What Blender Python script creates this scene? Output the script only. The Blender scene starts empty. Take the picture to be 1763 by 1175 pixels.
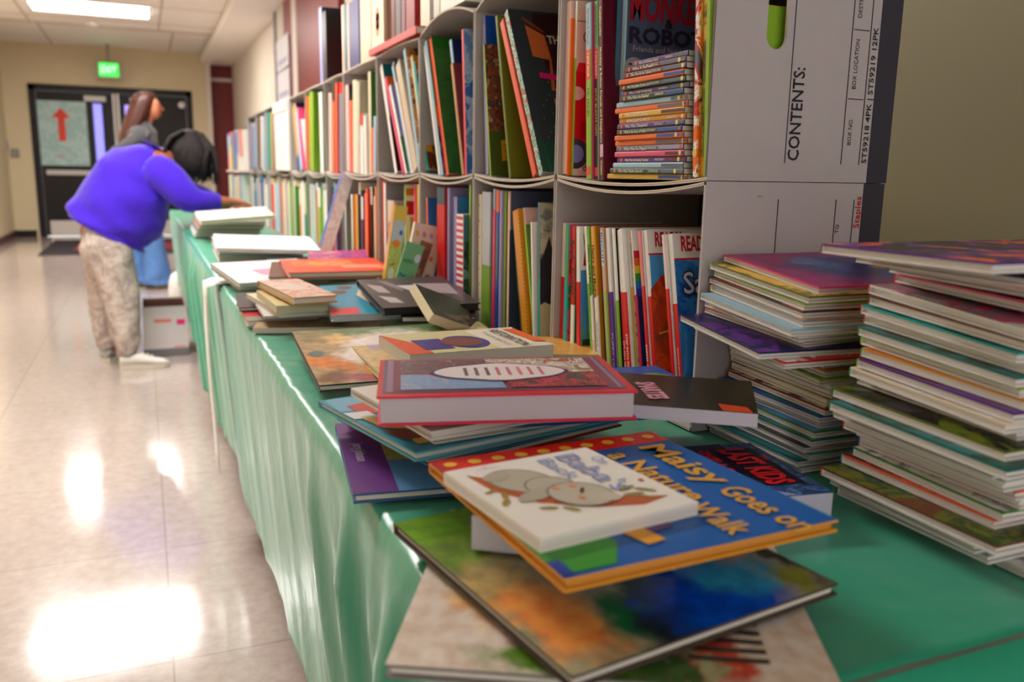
import bpy, math, random
from mathutils import Vector, Matrix
random.seed(7)
S = bpy.context.scene
COL = S.collection
# ---------------------------------------------------------------- camera
FPX, PCX, PCY, CAMH = 1469.0, 881.5, 587.5, 1.05
YAW, PITCH, ROLL = 0.40594, 0.19289, 0.01708
_f = Vector((math.sin(YAW)*math.cos(PITCH), math.cos(YAW)*math.cos(PITCH), -math.sin(PITCH)))
_r0 = Vector((math.cos(YAW), -math.sin(YAW), 0)); _u0 = _r0.cross(_f)
_r = _r0*math.cos(ROLL)+_u0*math.sin(ROLL); _u = -_r0*math.sin(ROLL)+_u0*math.cos(ROLL)
cd = bpy.data.cameras.new('camera'); cam = bpy.data.objects.new('camera', cd); COL.objects.link(cam)
cd.sensor_width = 36.0; cd.lens = 36.0*FPX/1763.0; cd.clip_start = 0.02; cd.clip_end = 60
M = Matrix((_r, _u, -_f)).transposed().to_4x4(); M.translation = Vector((0, 0, CAMH)); cam.matrix_world = M
cd.dof.use_dof = True; cd.dof.focus_distance = 1.08; cd.dof.aperture_fstop = 5.0
S.camera = cam
# ---------------------------------------------------------------- world, exposure
W = bpy.data.worlds.new('world'); S.world = W; W.use_nodes = True
W.node_tree.nodes['Background'].inputs[0].default_value = (1.0, 0.98, 0.97, 1)
W.node_tree.nodes['Background'].inputs[1].default_value = 0.9
S.view_settings.view_transform = 'Standard'; S.view_settings.look = 'None'
S.view_settings.exposure = 1.15; S.view_settings.gamma = 1.0
S.view_settings.use_curve_mapping = False
LIGHT_STRENGTH = 24.0

# ---------------------------------------------------------------- where a photo point lies on a plane of the place
def ray(px, py): return _f + _r*((px-PCX)/FPX) + _u*((PCY-py)/FPX)
def onz(px, py, z):
    d = ray(px, py); t = (z-CAMH)/d.z; return Vector((d.x*t, d.y*t, z))
def onx(px, py, x):
    d = ray(px, py); t = x/d.x; return Vector((x, d.y*t, CAMH+d.z*t))
def ony(px, py, y):
    d = ray(px, py); t = y/d.y; return Vector((d.x*t, y, CAMH+d.z*t))
def y_at(px, x, z):            # y on the line (x, *, z) seen at column px
    lo, hi = 0.3, 9.0
    for _ in range(50):
        m = (lo+hi)/2; v = Vector((x, m, z-CAMH))
        if PCX+FPX*(v.dot(_r))/(v.dot(_f)) > px: lo = m
        else: hi = m
    return (lo+hi)/2

# ---------------------------------------------------------------- materials
def lin(c):
    def f(v):
        v /= 255.0
        return v/12.92 if v <= 0.04045 else ((v+0.055)/1.055)**2.4
    return (f(c[0]), f(c[1]), f(c[2]), 1)
_mc = {}
def new_mat(name):
    m = bpy.data.materials.new(name); m.use_nodes = True
    return m, m.node_tree.nodes, m.node_tree.links, m.node_tree.nodes['Principled BSDF']
def mat(c, rough=0.45, spec=0.4, coat=0.0):
    k = ('m', tuple(c), rough, spec, coat)
    if k in _mc: return _mc[k]
    m, N, L, B = new_mat('paint_%d_%d_%d' % tuple(c))
    n = N.new('ShaderNodeTexNoise'); n.inputs['Scale'].default_value = 35
    tc = N.new('ShaderNodeTexCoord'); L.new(tc.outputs['Object'], n.inputs['Vector'])
    mx = N.new('ShaderNodeMixRGB'); mx.blend_type = 'MULTIPLY'; mx.inputs[0].default_value = 0.10
    mx.inputs[1].default_value = lin(c); L.new(n.outputs['Color'], mx.inputs[2]); L.new(mx.outputs[0], B.inputs['Base Color'])
    B.inputs['Roughness'].default_value = rough; B.inputs['Specular IOR Level'].default_value = spec
    B.inputs['Coat Weight'].default_value = coat; B.inputs['Coat Roughness'].default_value = 0.15
    _mc[k] = m; return m
def emit(c, s):
    m, N, L, B = new_mat('lit'); B.inputs['Base Color'].default_value = lin(c)
    B.inputs['Emission Color'].default_value = lin(c); B.inputs['Emission Strength'].default_value = s
    return m
def art(cols, scale=12.0, seed=0.0, soft=0.12, rough=0.32, dist=1.2):
    """printed picture cover: patches of the given colours"""
    k = ('a', tuple(map(tuple, cols)), scale, seed, soft)
    if k in _mc: return _mc[k]
    m, N, L, B = new_mat('printed_cover')
    tc = N.new('ShaderNodeTexCoord'); mp = N.new('ShaderNodeMapping')
    mp.inputs['Location'].default_value = (seed*3.1, seed*1.7, seed)
    L.new(tc.outputs['Object'], mp.inputs['Vector'])
    n = N.new('ShaderNodeTexNoise'); n.inputs['Scale'].default_value = scale*1.7; n.inputs['Detail'].default_value = 6; n.inputs['Roughness'].default_value = 0.62
    n.inputs['Distortion'].default_value = dist; L.new(mp.outputs[0], n.inputs['Vector'])
    r = N.new('ShaderNodeValToRGB'); L.new(n.outputs['Fac'], r.inputs[0]); e = r.color_ramp.elements
    K = len(cols); e[0].position = 0.0; e[0].color = lin(cols[0]); e[1].position = 1.0; e[1].color = lin(cols[-1])
    for i in range(1, K):
        p = 0.36+0.28*i/K
        a = e.new(max(0.01, p-soft*0.18)); a.color = lin(cols[i-1])
        b = e.new(min(0.99, p+soft*0.18)); b.color = lin(cols[i])
    n2 = N.new('ShaderNodeTexNoise'); n2.inputs['Scale'].default_value = scale*9; n2.inputs['Detail'].default_value = 2
    L.new(mp.outputs[0], n2.inputs['Vector'])
    mx = N.new('ShaderNodeMixRGB'); mx.blend_type = 'OVERLAY'; mx.inputs[0].default_value = 0.35
    L.new(r.outputs[0], mx.inputs[1]); L.new(n2.outputs['Fac'], mx.inputs[2]); L.new(mx.outputs[0], B.inputs['Base Color'])
    B.inputs['Roughness'].default_value = rough; B.inputs['Specular IOR Level'].default_value = 0.33
    _mc[k] = m; return m
def wash(w, h, base, blobs, warp=0.35, rough=0.32, fine=70):
    """painted cover: soft patches (x, y, rx, ry, colour, as fractions of the cover) over a base colour"""
    m, N, L, B = new_mat('painted_cover')
    tc = N.new('ShaderNodeTexCoord'); mp = N.new('ShaderNodeMapping'); mp.vector_type = 'POINT'
    mp.inputs['Scale'].default_value = (1/w, 1/h, 0); L.new(tc.outputs['Object'], mp.inputs['Vector'])
    n = N.new('ShaderNodeTexNoise'); n.inputs['Scale'].default_value = 5.5; n.inputs['Detail'].default_value = 6; n.inputs['Roughness'].default_value = .65; L.new(mp.outputs[0], n.inputs['Vector'])
    s0 = N.new('ShaderNodeVectorMath'); s0.operation = 'SUBTRACT'; s0.inputs[1].default_value = (.5, .5, .5); L.new(n.outputs['Color'], s0.inputs[0])
    s1 = N.new('ShaderNodeVectorMath'); s1.operation = 'MULTIPLY'; s1.inputs[1].default_value = (warp, warp, 0); L.new(s0.outputs[0], s1.inputs[0])
    ad = N.new('ShaderNodeVectorMath'); ad.operation = 'ADD'; L.new(mp.outputs[0], ad.inputs[0]); L.new(s1.outputs[0], ad.inputs[1])
    col = None
    for (x, y, rx, ry, c) in blobs:
        a = N.new('ShaderNodeVectorMath'); a.operation = 'SUBTRACT'; a.inputs[1].default_value = (x, y, 0); L.new(ad.outputs[0], a.inputs[0])
        b = N.new('ShaderNodeVectorMath'); b.operation = 'MULTIPLY'; b.inputs[1].default_value = (1/rx, 1/ry, 0); L.new(a.outputs[0], b.inputs[0])
        l = N.new('ShaderNodeVectorMath'); l.operation = 'LENGTH'; L.new(b.outputs[0], l.inputs[0])
        r = N.new('ShaderNodeMapRange'); r.inputs[1].default_value = 1.15; r.inputs[2].default_value = .6; L.new(l.outputs['Value'], r.inputs[0])
        mx = N.new('ShaderNodeMixRGB'); L.new(r.outputs[0], mx.inputs[0]); mx.inputs[2].default_value = lin(c)
        if col is None: mx.inputs[1].default_value = lin(base)
        else: L.new(col, mx.inputs[1])
        col = mx.outputs[0]
    n2 = N.new('ShaderNodeTexNoise'); n2.inputs['Scale'].default_value = fine; n2.inputs['Detail'].default_value = 3; L.new(tc.outputs['Object'], n2.inputs['Vector'])
    mx = N.new('ShaderNodeMixRGB'); mx.blend_type = 'OVERLAY'; mx.inputs[0].default_value = .7; L.new(col, mx.inputs[1]); L.new(n2.outputs['Fac'], mx.inputs[2]); L.new(mx.outputs[0], B.inputs['Base Color'])
    B.inputs['Roughness'].default_value = rough; B.inputs['Specular IOR Level'].default_value = .33; return m
def pages_mat(c=(236, 228, 214), s=900):
    k = ('pg', c)
    if k in _mc: return _mc[k]
    m, N, L, B = new_mat('page_edges')
    tc = N.new('ShaderNodeTexCoord'); w = N.new('ShaderNodeTexWave'); w.bands_direction = 'Z'
    w.inputs['Scale'].default_value = s; w.inputs['Distortion'].default_value = 1.5
    L.new(tc.outputs['Object'], w.inputs['Vector'])
    mx = N.new('ShaderNodeMixRGB'); mx.inputs[1].default_value = lin(c); mx.inputs[2].default_value = lin(tuple(int(v*0.84) for v in c))
    L.new(w.outputs['Fac'], mx.inputs[0]); L.new(mx.outputs[0], B.inputs['Base Color'])
    B.inputs['Roughness'].default_value = 0.8; _mc[k] = m; return m

# ---------------------------------------------------------------- mesh builder
class MB:
    def __init__(s): s.v = []; s.f = []; s.m = []; s.mats = []; s.sm = []
    def slot(s, m):
        if m not in s.mats: s.mats.append(m)
        return s.mats.index(m)
    def add(s, vs, fs, m, smooth=False, T=None):
        k = len(s.v); i = s.slot(m)
        for p in vs:
            p = Vector(p); s.v.append(T @ p if T else p)
        for f in fs: s.f.append([k+a for a in f]); s.m.append(i); s.sm.append(smooth)
    def box(s, a, b, m, T=None):
        x0, y0, z0 = a; x1, y1, z1 = b
        s.add([(x0,y0,z0),(x1,y0,z0),(x1,y1,z0),(x0,y1,z0),(x0,y0,z1),(x1,y0,z1),(x1,y1,z1),(x0,y1,z1)],
              [(3,2,1,0),(4,5,6,7),(0,1,5,4),(1,2,6,5),(2,3,7,6),(3,0,4,7)], m, T=T)
    def quad(s, p, m, T=None): s.add(p, [tuple(range(len(p)))], m, T=T)
    def tube(s, pts, rad, m, n=10, smooth=True, caps=True):
        pts = [Vector(p) for p in pts]; vs = []
        up = Vector((0, 0, 1))
        for i, p in enumerate(pts):
            d = (pts[min(i+1, len(pts)-1)]-pts[max(i-1, 0)]).normalized()
            a = d.cross(up)
            if a.length < 1e-3: a = d.cross(Vector((0, 1, 0)))
            a.normalize(); b = d.cross(a)
            r = rad[i] if isinstance(rad, (list, tuple)) else rad
            rx, ry = r if isinstance(r, tuple) else (r, r)
            for j in range(n):
                t = 2*math.pi*j/n; vs.append(p+a*(rx*math.cos(t))+b*(ry*math.sin(t)))
        fs = [(i*n+j, i*n+(j+1) % n, (i+1)*n+(j+1) % n, (i+1)*n+j) for i in range(len(pts)-1) for j in range(n)]
        if caps: fs += [tuple(reversed(range(n))), tuple((len(pts)-1)*n+j for j in range(n))]
        s.add(vs, fs, m, smooth)
    def loft(s, rings, m, caps=True, smooth=True):
        n = len(rings[0]); vs = [p for r in rings for p in r]
        fs = [(i*n+j, i*n+(j+1) % n, (i+1)*n+(j+1) % n, (i+1)*n+j) for i in range(len(rings)-1) for j in range(n)]
        if caps: fs += [tuple(reversed(range(n))), tuple((len(rings)-1)*n+j for j in range(n))]
        s.add(vs, fs, m, smooth)
    def build(s, name, parent=None, bevel=0, sub=0):
        me = bpy.data.meshes.new(name); me.from_pydata([tuple(v) for v in s.v], [], s.f)
        for m in s.mats: me.materials.append(m)
        for p, i, q in zip(me.polygons, s.m, s.sm): p.material_index = i; p.use_smooth = q
        me.update(); o = bpy.data.objects.new(name, me); COL.objects.link(o)
        if parent: o.parent = parent
        if bevel:
            b = o.modifiers.new('bevel', 'BEVEL'); b.width = bevel; b.segments = 2; b.limit_method = 'ANGLE'
        if sub:
            b = o.modifiers.new('sub', 'SUBSURF'); b.levels = sub; b.render_levels = sub
        return o
def tag(o, label=None, cat=None, group=None, kind=None):
    if label: o['label'] = label
    if cat: o['category'] = cat
    if group: o['group'] = group
    if kind: o['kind'] = kind
    return o
def empty(name, T=None):
    o = bpy.data.objects.new(name, None); COL.objects.link(o); o.empty_display_size = 0.05
    if T is not None: o.matrix_world = T
    return o
_tx = {}
def text_geo(s, bold=0.0):
    k = (s, bold)
    if k in _tx: return _tx[k]
    c = bpy.data.curves.new('t', 'FONT'); c.body = s; c.size = 1.0; c.resolution_u = 2; c.offset = bold
    o = bpy.data.objects.new('t', c); COL.objects.link(o)
    me = bpy.data.meshes.new_from_object(o, depsgraph=bpy.context.evaluated_depsgraph_get())
    vs = [(v.co.x, v.co.y) for v in me.vertices]; fs = [tuple(p.vertices) for p in me.polygons]
    bpy.data.objects.remove(o); bpy.data.curves.remove(c); bpy.data.meshes.remove(me)
    x0 = min(v[0] for v in vs); x1 = max(v[0] for v in vs)
    vs = [(a-x0, b) for a, b in vs]
    _tx[k] = (vs, fs, x1-x0); return _tx[k]
def put_text(mb, s, T, width, size, m, bold=0.0):
    """text starting at T's origin, running along T's x for `width`, cap height ~0.7*size along T's y"""
    vs, fs, w = text_geo(s, bold)
    k = width/w if width else size
    mb.add([(x*k, y*size, 0) for x, y in vs], fs, m, T=T)
def frame(o, X, Y):
    X = Vector(X).normalized(); Y = Vector(Y); Y = (Y-X*Y.dot(X)).normalized(); Z = X.cross(Y)
    T = Matrix((X, Y, Z)).transposed().to_4x4(); T.translation = Vector(o); return T
# ---------------------------------------------------------------- books: local x spine to fore edge, y bottom to top, z back cover to front cover
WHITE = (240, 238, 234)
def book(name, T, w, h, t, cover, spine=None, back=None, kind='h', deco=(), spine_deco=(), pages=(236, 228, 214), two=None, edge=None, fedge=None, bevel=0.0, topc=None):
    """cover, spine: colour tuple or material. two=(fraction, colour): upper part of the spine. deco draws the printed front."""
    cm = cover if not isinstance(cover, tuple) else mat(cover, 0.34, 0.35)
    sp = spine if spine is not None else cover
    sm = sp if not isinstance(sp, tuple) else mat(sp, 0.35, 0.5)
    bm_ = cm if back is None else mat(back, 0.35, 0.5)
    em = mat(edge, 0.5) if edge else sm; fm = mat(fedge, 0.45) if fedge else em
    root = empty(name, T)
    bt, ov = (0.0020, 0.003) if kind == 'h' else (0.0005, 0.0) if kind == 'p' else (0.0024, 0.0)
    bt = min(bt, t*0.3)
    mb = MB(); r = min(0.0015, t*0.3)
    prof = [(w, 0), (r, 0), (0, r), (0, t-r), (r, t), (w, t), (w, t-bt), (bt, t-bt), (bt, bt), (w, bt)]
    def side(i, j, m, y0=0, y1=None):
        y1 = h if y1 is None else y1
        a, b = prof[i], prof[j]
        mb.quad([(a[0], y0, a[1]), (b[0], y0, b[1]), (b[0], y1, b[1]), (a[0], y1, a[1])][::-1], m)
    side(0, 1, bm_)
    segs = [(0, h, sm)] if not two else [(0, h*two[0], sm), (h*two[0], h, mat(two[1], 0.35, 0.5))]
    for y0, y1, m in segs:
        for i in (1, 2, 3): side(i, i+1, m, y0, y1)
    side(4, 5, cm); side(5, 6, fm); side(6, 7, fm); side(7, 8, em); side(8, 9, em); side(9, 0, em)
    for y, rev in ((0, True), (h, False)):
        for ids, m in (((0, 1, 8, 9), em), ((1, 2, 3, 4, 7, 8), segs[-1][2] if y else sm), ((4, 5, 6, 7), fm)):
            q = [(prof[i][0], y, prof[i][1]) for i in ids]
            mb.quad(q[::-1] if not rev else q, m)
    e = 0.00025
    for di, d in enumerate(deco):
        k = d[0]; t0_ = t; t = t0_+di*5e-6
        if k == 'r':                                   # rectangle x0,y0,x1,y1 as fractions of the front
            _, x0, y0, x1, y1, c = d[:6]; z = t+e*(d[6] if len(d) > 6 else 1)
            m = c if not isinstance(c, tuple) else mat(c, 0.34, 0.35)
            mb.quad([(x0*w, y0*h, z), (x1*w, y0*h, z), (x1*w, y1*h, z), (x0*w, y1*h, z)], m)
        elif k == 'p':                                 # polygon
            z = t+e*(d[3] if len(d) > 3 else 1); m = d[2] if not isinstance(d[2], tuple) else mat(d[2], 0.34, 0.35)
            mb.quad([(min(max(x, 0), 1)*w, min(max(y, 0), 1)*h, z) for x, y in d[1]], m)
        elif k == 'o':                                 # ellipse cx,cy,rx,ry,angle
            _, cx, cy, rx, ry, an, c = d[:7]; z = t+e*(d[7] if len(d) > 7 else 2)
            m = c if not isinstance(c, tuple) else mat(c, 0.34, 0.35); ca, sa = math.cos(an), math.sin(an); q = []
            for i in range(18):
                a = 2*math.pi*i/18; u, v = rx*w*math.cos(a), ry*w*math.sin(a)
                q.append((min(max(cx*w+u*ca-v*sa, 0), w), min(max(cy*h+u*sa+v*ca, 0), h), z))
            mb.quad(q, m)
        elif k == 't':                                 # text x,y,width,size(fraction of w),string,colour
            _, x, y, wd, sz, st, c = d[:7]; bold = d[7] if len(d) > 7 else 0.0
            an = d[8] if len(d) > 8 else 0
            F = Matrix.Translation((x*w, y*h, t+e*5)) @ Matrix.Rotation(an, 4, 'Z')
            put_text(mb, st, F, wd*w if wd else None, sz*w, mat(c, 0.35, 0.5), bold)
        t = t0_
    for d in spine_deco:
        if d[0] == 't':                                # text start(frac from top), length frac, size frac of t, string, colour
            _, a, ln, sz, st, c = d[:6]
            F = frame((-0.0003, h*(1-a), t*(0.5-0.35*sz)), (0, -1, 0), (0, 0, 1))
            put_text(mb, st, F, ln*h, sz*t, mat(c, 0.4), d[6] if len(d) > 6 else 0.0)
        elif d[0] == 'r':                              # band from a to b (fractions from top)
            _, a, b, c = d[:4]; z0, z1 = (d[4]*t, d[5]*t) if len(d) > 4 else (r, t-r)
            mb.quad([(-0.0002, h*(1-a), z0), (-0.0002, h*(1-b), z0), (-0.0002, h*(1-b), z1), (-0.0002, h*(1-a), z1)], mat(c, 0.35, 0.5))
        elif d[0] == 'o':
            _, a, rr, c = d; q = []
            for i in range(14):
                g = 2*math.pi*i/14; q.append((-0.0004, h*(1-a)-rr*t*math.cos(g), t*0.5+rr*t*math.sin(g)))
            mb.quad(q, mat(c, 0.4))
    mb.build('cover', root, bevel=bevel)
    p = MB(); g = 0.0001
    pm = pages_mat(pages)
    p.box((bt+g, ov, bt+g), (w-max(ov, 0.0003), h-max(ov, 0.0001), t-bt-g), pm)
    p.build('page_block', root)
    return root
NAMES = {'white': (238, 235, 230), 'cream': (228, 214, 184), 'beige': (205, 190, 165), 'pale pink': (236, 196, 186), 'pink': (226, 70, 122),
 'coral': (235, 96, 66), 'red': (205, 22, 26), 'dark red': (120, 12, 26), 'maroon': (92, 6, 36), 'orange': (238, 104, 18), 'amber': (214, 140, 24),
 'yellow': (224, 182, 66), 'lime': (140, 182, 48), 'olive': (100, 112, 26), 'green': (52, 128, 40), 'dark green': (20, 62, 34), 'teal': (18, 110, 112),
 'turquoise': (30, 165, 160), 'pale blue': (158, 194, 214), 'sky blue': (66, 146, 206), 'blue': (16, 74, 168), 'navy': (24, 28, 84), 'purple': (88, 40, 130),
 'lilac': (158, 146, 190), 'grey': (142, 142, 148), 'dark grey': (66, 62, 66), 'black': (24, 20, 22), 'brown': (104, 56, 30), 'tan': (190, 140, 92), 'slate': (84, 96, 122)}
ORD = ['first', 'second', 'third', 'fourth', 'fifth', 'sixth', 'seventh', 'eighth', 'ninth', 'tenth', 'eleventh', 'twelfth', 'thirteenth', 'fourteenth', 'fifteenth',
 'sixteenth', 'seventeenth', 'eighteenth', 'nineteenth', 'twentieth', 'twenty-first', 'twenty-second', 'twenty-third', 'twenty-fourth', 'twenty-fifth', 'twenty-sixth']
def colmat(c, seed):
    """a palette name, or several joined by + for a printed picture"""
    ns = c.split('+')
    if len(ns) == 1: return mat(NAMES[c], 0.36, 0.35)
    return art([NAMES[n] for n in ns], 11.0, seed)
MID = lambda y0, y1, y: max(0.0, 1-((y-(y0+y1)/2)/((y1-y0)/2))**2)
XF = 0.601                                              # plane of the boxes' open fronts
YB = [0.835, 1.235, 1.605, 1.965, 2.36, 2.78, 3.09, 3.47, 3.87, 4.27, 4.67, 5.07, 5.47]   # where one box ends and the next begins
ZT, ZM, ZU = 0.745, 1.047, 1.355                        # table cloth, joint between the rows, top of the upper row
TH_ = 0.004
arcs = {1: 0.034, 2: 0.030, 3: 0.006, 4: 0.004, 5: 0.003, 6: 0.002, 0: 0.01}
def floor_z(upper, i, y):
    return (ZM+0.0045-0.010*MID(YB[i], YB[i+1], y)) if upper else ZT+0.0040
def sx(s, deco):
    """squeeze printed shapes towards the spine"""
    out = []
    for d in deco:
        d = list(d)
        if d[0] == 'r': d[1] *= s; d[3] *= s if d[3] < 1 else 1
        elif d[0] == 'p': d[1] = [(x*s if x < 1 else x, y) for x, y in d[1]]
        elif d[0] == 'o': d[1] *= s; d[3] *= s**.7; d[4] *= s**.7
        elif d[0] == 't': d[1] *= s; d[3] = d[3]*s if d[3] else None; d[4] *= s**.8
        out.append(tuple(d))
    return out
def shelf_books(upper, i, rows, place):
    """rows, left to right in view: (top px x, top px y, bottom px x, thickness px, spine, cover, extra)"""
    n = len(rows); P = []; ylo, yhi = YB[i]+TH_+.0025, YB[i+1]-TH_-.0025
    for row in rows:
        tx, ty, bx, wp = row[:4]; ex = dict(row[6]) if len(row) > 6 else {}
        x = XF+ex.pop('dx', random.uniform(0.004, 0.014)); zb = floor_z(upper, i, 0)
        yb = y_at(bx, x, zb); yn = y_at(bx+wp, x, zb); zb = floor_z(upper, i, yb); top = onx(tx, ty, x)
        P.append([x, yb, (top.y-yb)/(top.z-zb), max(.0035, yb-yn), top.z, row, ex])
    def room(y): return (ZU-.0075+arcs.get(i, .002)*MID(YB[i], YB[i+1], y) if upper else ZM-.0080-.0165*MID(YB[i], YB[i+1], y))-floor_z(upper, i, y)-.001
    H = .28; tot = sum(q[3]+.0012 for q in P); av = (yhi-ylo)*.97-.28*sum(max(0, q[2]) for q in P)/len(P)
    for q in P:
        if tot > av: q[3] *= av/tot
        if abs(q[2]) < .05: q[2] = 0.0
    tw = lambda q: q[3]*math.sqrt(1+q[2]**2)+.0006
    for it in range(3):                                # keep neighbours and box walls clear of each other
        up = it != 1
        for k in (range(n) if up else range(n-1, -1, -1)):
            q = P[k]
            if up:
                pr = P[k-1] if k else None
                lim_b = yhi if not pr else pr[1]-tw(pr); lim_t = min(yhi, lim_b+(pr[2]*H if pr else 0))
                q[1] = min(q[1], lim_b); ex_ = q[1]+q[2]*H-lim_t
                if ex_ > 0: d = min(ex_, .022); q[2] -= d/H; q[1] -= max(0, ex_-d)
            else:
                nx = P[k+1] if k < n-1 else None
                lim_b = ylo if not nx else nx[1]; lim_t = max(ylo, lim_b+(nx[2]*H if nx else 0))
                q[1] = max(q[1], lim_b+tw(q)); ex_ = lim_t-(q[1]-tw(q)+q[2]*H)
                if ex_ > 0: d = min(ex_, .022); q[2] += d/H; q[1] += max(0, ex_-d)
    for k, (x, yb, sl, t, zt, row, ex) in enumerate(P):
        sp, cv = row[4], row[5]; lean = Vector((0, sl, 1)).normalized(); hmax = min(room(yb+sl*.27), room(yb-t+sl*.27))-t*abs(sl)-.003
        zb = max(floor_z(upper, i, yb), floor_z(upper, i, yb-t))+max(0, -sl)*t+.0009
        h = min((zt-zb), hmax)/lean.z; w = ex.pop('w', min(0.235, h*random.uniform(0.72, 0.84))); w = min(w, .25-(x-XF))
        T = frame((x, yb, zb), Vector((1, 0, 0)), lean)
        label = ex.pop('label', None); kd = ex.pop('kind', 'h' if t > 0.007 else 'p'); sc = ex.pop('sc', None)
        if not label:
            a = sp.split('+')[0]; c = cv.split('+')
            look = '%s spined' % a if a in c[:1] else '%s spined, %s covered' % (a, c[0])
            label = '%s book, %s from left in the %s' % (look, ORD[k], place)
        b = book(ex.pop('name', 'picture_book'), T, w, h, t, colmat(cv, k+i*3.3), colmat(sp, k) if not sc else sc, kind=kd, **ex)
        tag(b, label, 'book', 'books in the %s' % place)
# ---------------------------------------------------------------- the corridor
XL, XR, YE, ZC = -1.8, 1.45, 14.8, 2.8
def wall_mat(c, rough=0.6):
    m, N, L, B = new_mat('painted_wall'); tc = N.new('ShaderNodeTexCoord'); n = N.new('ShaderNodeTexNoise')
    n.inputs['Scale'].default_value = 60; L.new(tc.outputs['Object'], n.inputs['Vector'])
    bp = N.new('ShaderNodeBump'); bp.inputs['Strength'].default_value = 0.08; L.new(n.outputs['Fac'], bp.inputs['Height']); L.new(bp.outputs[0], B.inputs['Normal'])
    B.inputs['Base Color'].default_value = lin(c); B.inputs['Roughness'].default_value = rough; return m
def floor_mat():
    m, N, L, B = new_mat('waxed_vinyl_tile'); tc = N.new('ShaderNodeTexCoord')
    n = N.new('ShaderNodeTexNoise'); n.inputs['Scale'].default_value = 26; n.inputs['Detail'].default_value = 6; n.inputs['Roughness'].default_value = 0.7
    L.new(tc.outputs['Object'], n.inputs['Vector'])
    r = N.new('ShaderNodeValToRGB'); r.color_ramp.elements[0].position = 0.35; r.color_ramp.elements[0].color = lin((180, 164, 156))
    r.color_ramp.elements[1].position = 0.68; r.color_ramp.elements[1].color = lin((196, 184, 178)); L.new(n.outputs['Fac'], r.inputs[0])
    mp = N.new('ShaderNodeMapping'); mp.inputs['Rotation'].default_value = (0, 0, 0); L.new(tc.outputs['Object'], mp.inputs['Vector'])
    b = N.new('ShaderNodeTexBrick'); b.offset = 0; b.inputs['Scale'].default_value = 1.0; b.inputs['Brick Width'].default_value = 0.61; b.inputs['Row Height'].default_value = 0.61
    b.inputs['Mortar Size'].default_value = 0.0025; b.inputs['Color1'].default_value = (1, 1, 1, 1); b.inputs['Color2'].default_value = (0.94, 0.93, 0.93, 1); b.inputs['Mortar'].default_value = (0.72, 0.7, 0.68, 1)
    L.new(mp.outputs[0], b.inputs['Vector'])
    mx = N.new('ShaderNodeMixRGB'); mx.blend_type = 'MULTIPLY'; mx.inputs[0].default_value = 1; L.new(r.outputs[0], mx.inputs[1]); L.new(b.outputs['Color'], mx.inputs[2])
    L.new(mx.outputs[0], B.inputs['Base Color'])
    n2 = N.new('ShaderNodeTexNoise'); n2.inputs['Scale'].default_value = 5; n2.inputs['Detail'].default_value = 5; L.new(tc.outputs['Object'], n2.inputs['Vector'])
    mr = N.new('ShaderNodeMapRange'); mr.inputs[3].default_value = 0.07; mr.inputs[4].default_value = 0.17; L.new(n2.outputs['Fac'], mr.inputs[0]); L.new(mr.outputs[0], B.inputs['Roughness'])
    bp = N.new('ShaderNodeBump'); bp.inputs['Strength'].default_value = 0.03; bp.inputs['Distance'].default_value = 0.02; L.new(n2.outputs['Fac'], bp.inputs['Height']); L.new(bp.outputs[0], B.inputs['Normal'])
    B.inputs['Specular IOR Level'].default_value = 0.5; B.inputs['Coat Weight'].default_value = 0.2; B.inputs['Coat Roughness'].default_value = 0.05
    return m
WALL = wall_mat((206, 192, 158)); WALLR = wall_mat((226, 216, 200)); CEIL = wall_mat((246, 241, 234)); MAROON = mat((118, 22, 20), 0.4); DARKF = mat((22, 17, 18), 0.5, 0.3)
METAL = mat((196, 194, 190), 0.35, 0.6); TRIMW = mat((222, 212, 204), 0.5)
def st(name, mb, parent=None, bevel=0):
    o = mb.build(name, parent, bevel=bevel)
    if not parent: o['kind'] = 'structure'
    return o
m = MB(); m.box((XL, -3.0, -0.05), (XR, YE+0.6, 0), floor_mat()); st('floor', m)
m = MB(); m.box((XL-0.1, -3, 0), (XL, YE+0.6, ZC+.03), WALL); st('wall_left', m)
m = MB(); m.box((XR, 4.0, 0), (XR+0.1, YE+0.6, ZC+.03), WALLR); m.box((XR, -3, 0), (XR+0.1, 4.0, ZC), wall_mat((124, 113, 82)))  # near stretch: shade of the dim wall put into a darker tan
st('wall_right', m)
# end wall with its door opening
DX0, DX1, DZ = -1.47, 0.80, 2.25
m = MB(); m.box((XL, YE, 0), (DX0, YE+0.15, ZC+.03), WALL); m.box((DX1, YE, 0), (1.04, YE+0.15, ZC+.03), WALL); m.box((DX0, YE, DZ), (DX1, YE+0.15, ZC+.03), WALL); st('wall_end', m)
m = MB(); m.box((1.09, YE+0.3, 0), (XR, YE+0.4, ZC+.03), MAROON); m.box((1.09, YE+0.28, 2.45), (XR, YE+0.3, 2.5), TRIMW); st('wall_recess', m)
m = MB(); m.box((1.03, YE-0.02, 0), (1.09, YE+0.3, ZC), TRIMW); st('trim_1', m)
m = MB()
m.box((XL, -3, ZC), (XR, 12.5, ZC+0.05), CEIL); m.box((XL, 12.5, ZC+0.03), (XR, YE+0.6, ZC+0.08), CEIL)
gm = mat((200, 190, 178), 0.6)
for y in [-1.5+0.61*2*k for k in range(12)]: m.box((XL, y-0.011, ZC-0.004), (XR, y+0.011, ZC), gm)
for x in (-1.15, -0.54+0.85, 1.0): m.box((x-0.011, -3, ZC-0.004), (x+0.011, 12.5, ZC), gm)
for x in (-1.1, 0.5): m.box((x-0.012, 12.55, ZC+0.024), (x+0.012, YE, ZC+0.03), gm)
m.box((XL, 12.44, ZC-0.006), (XR, 12.56, ZC+0.03), mat((214, 200, 186), 0.6))
st('ceiling', m)
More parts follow.
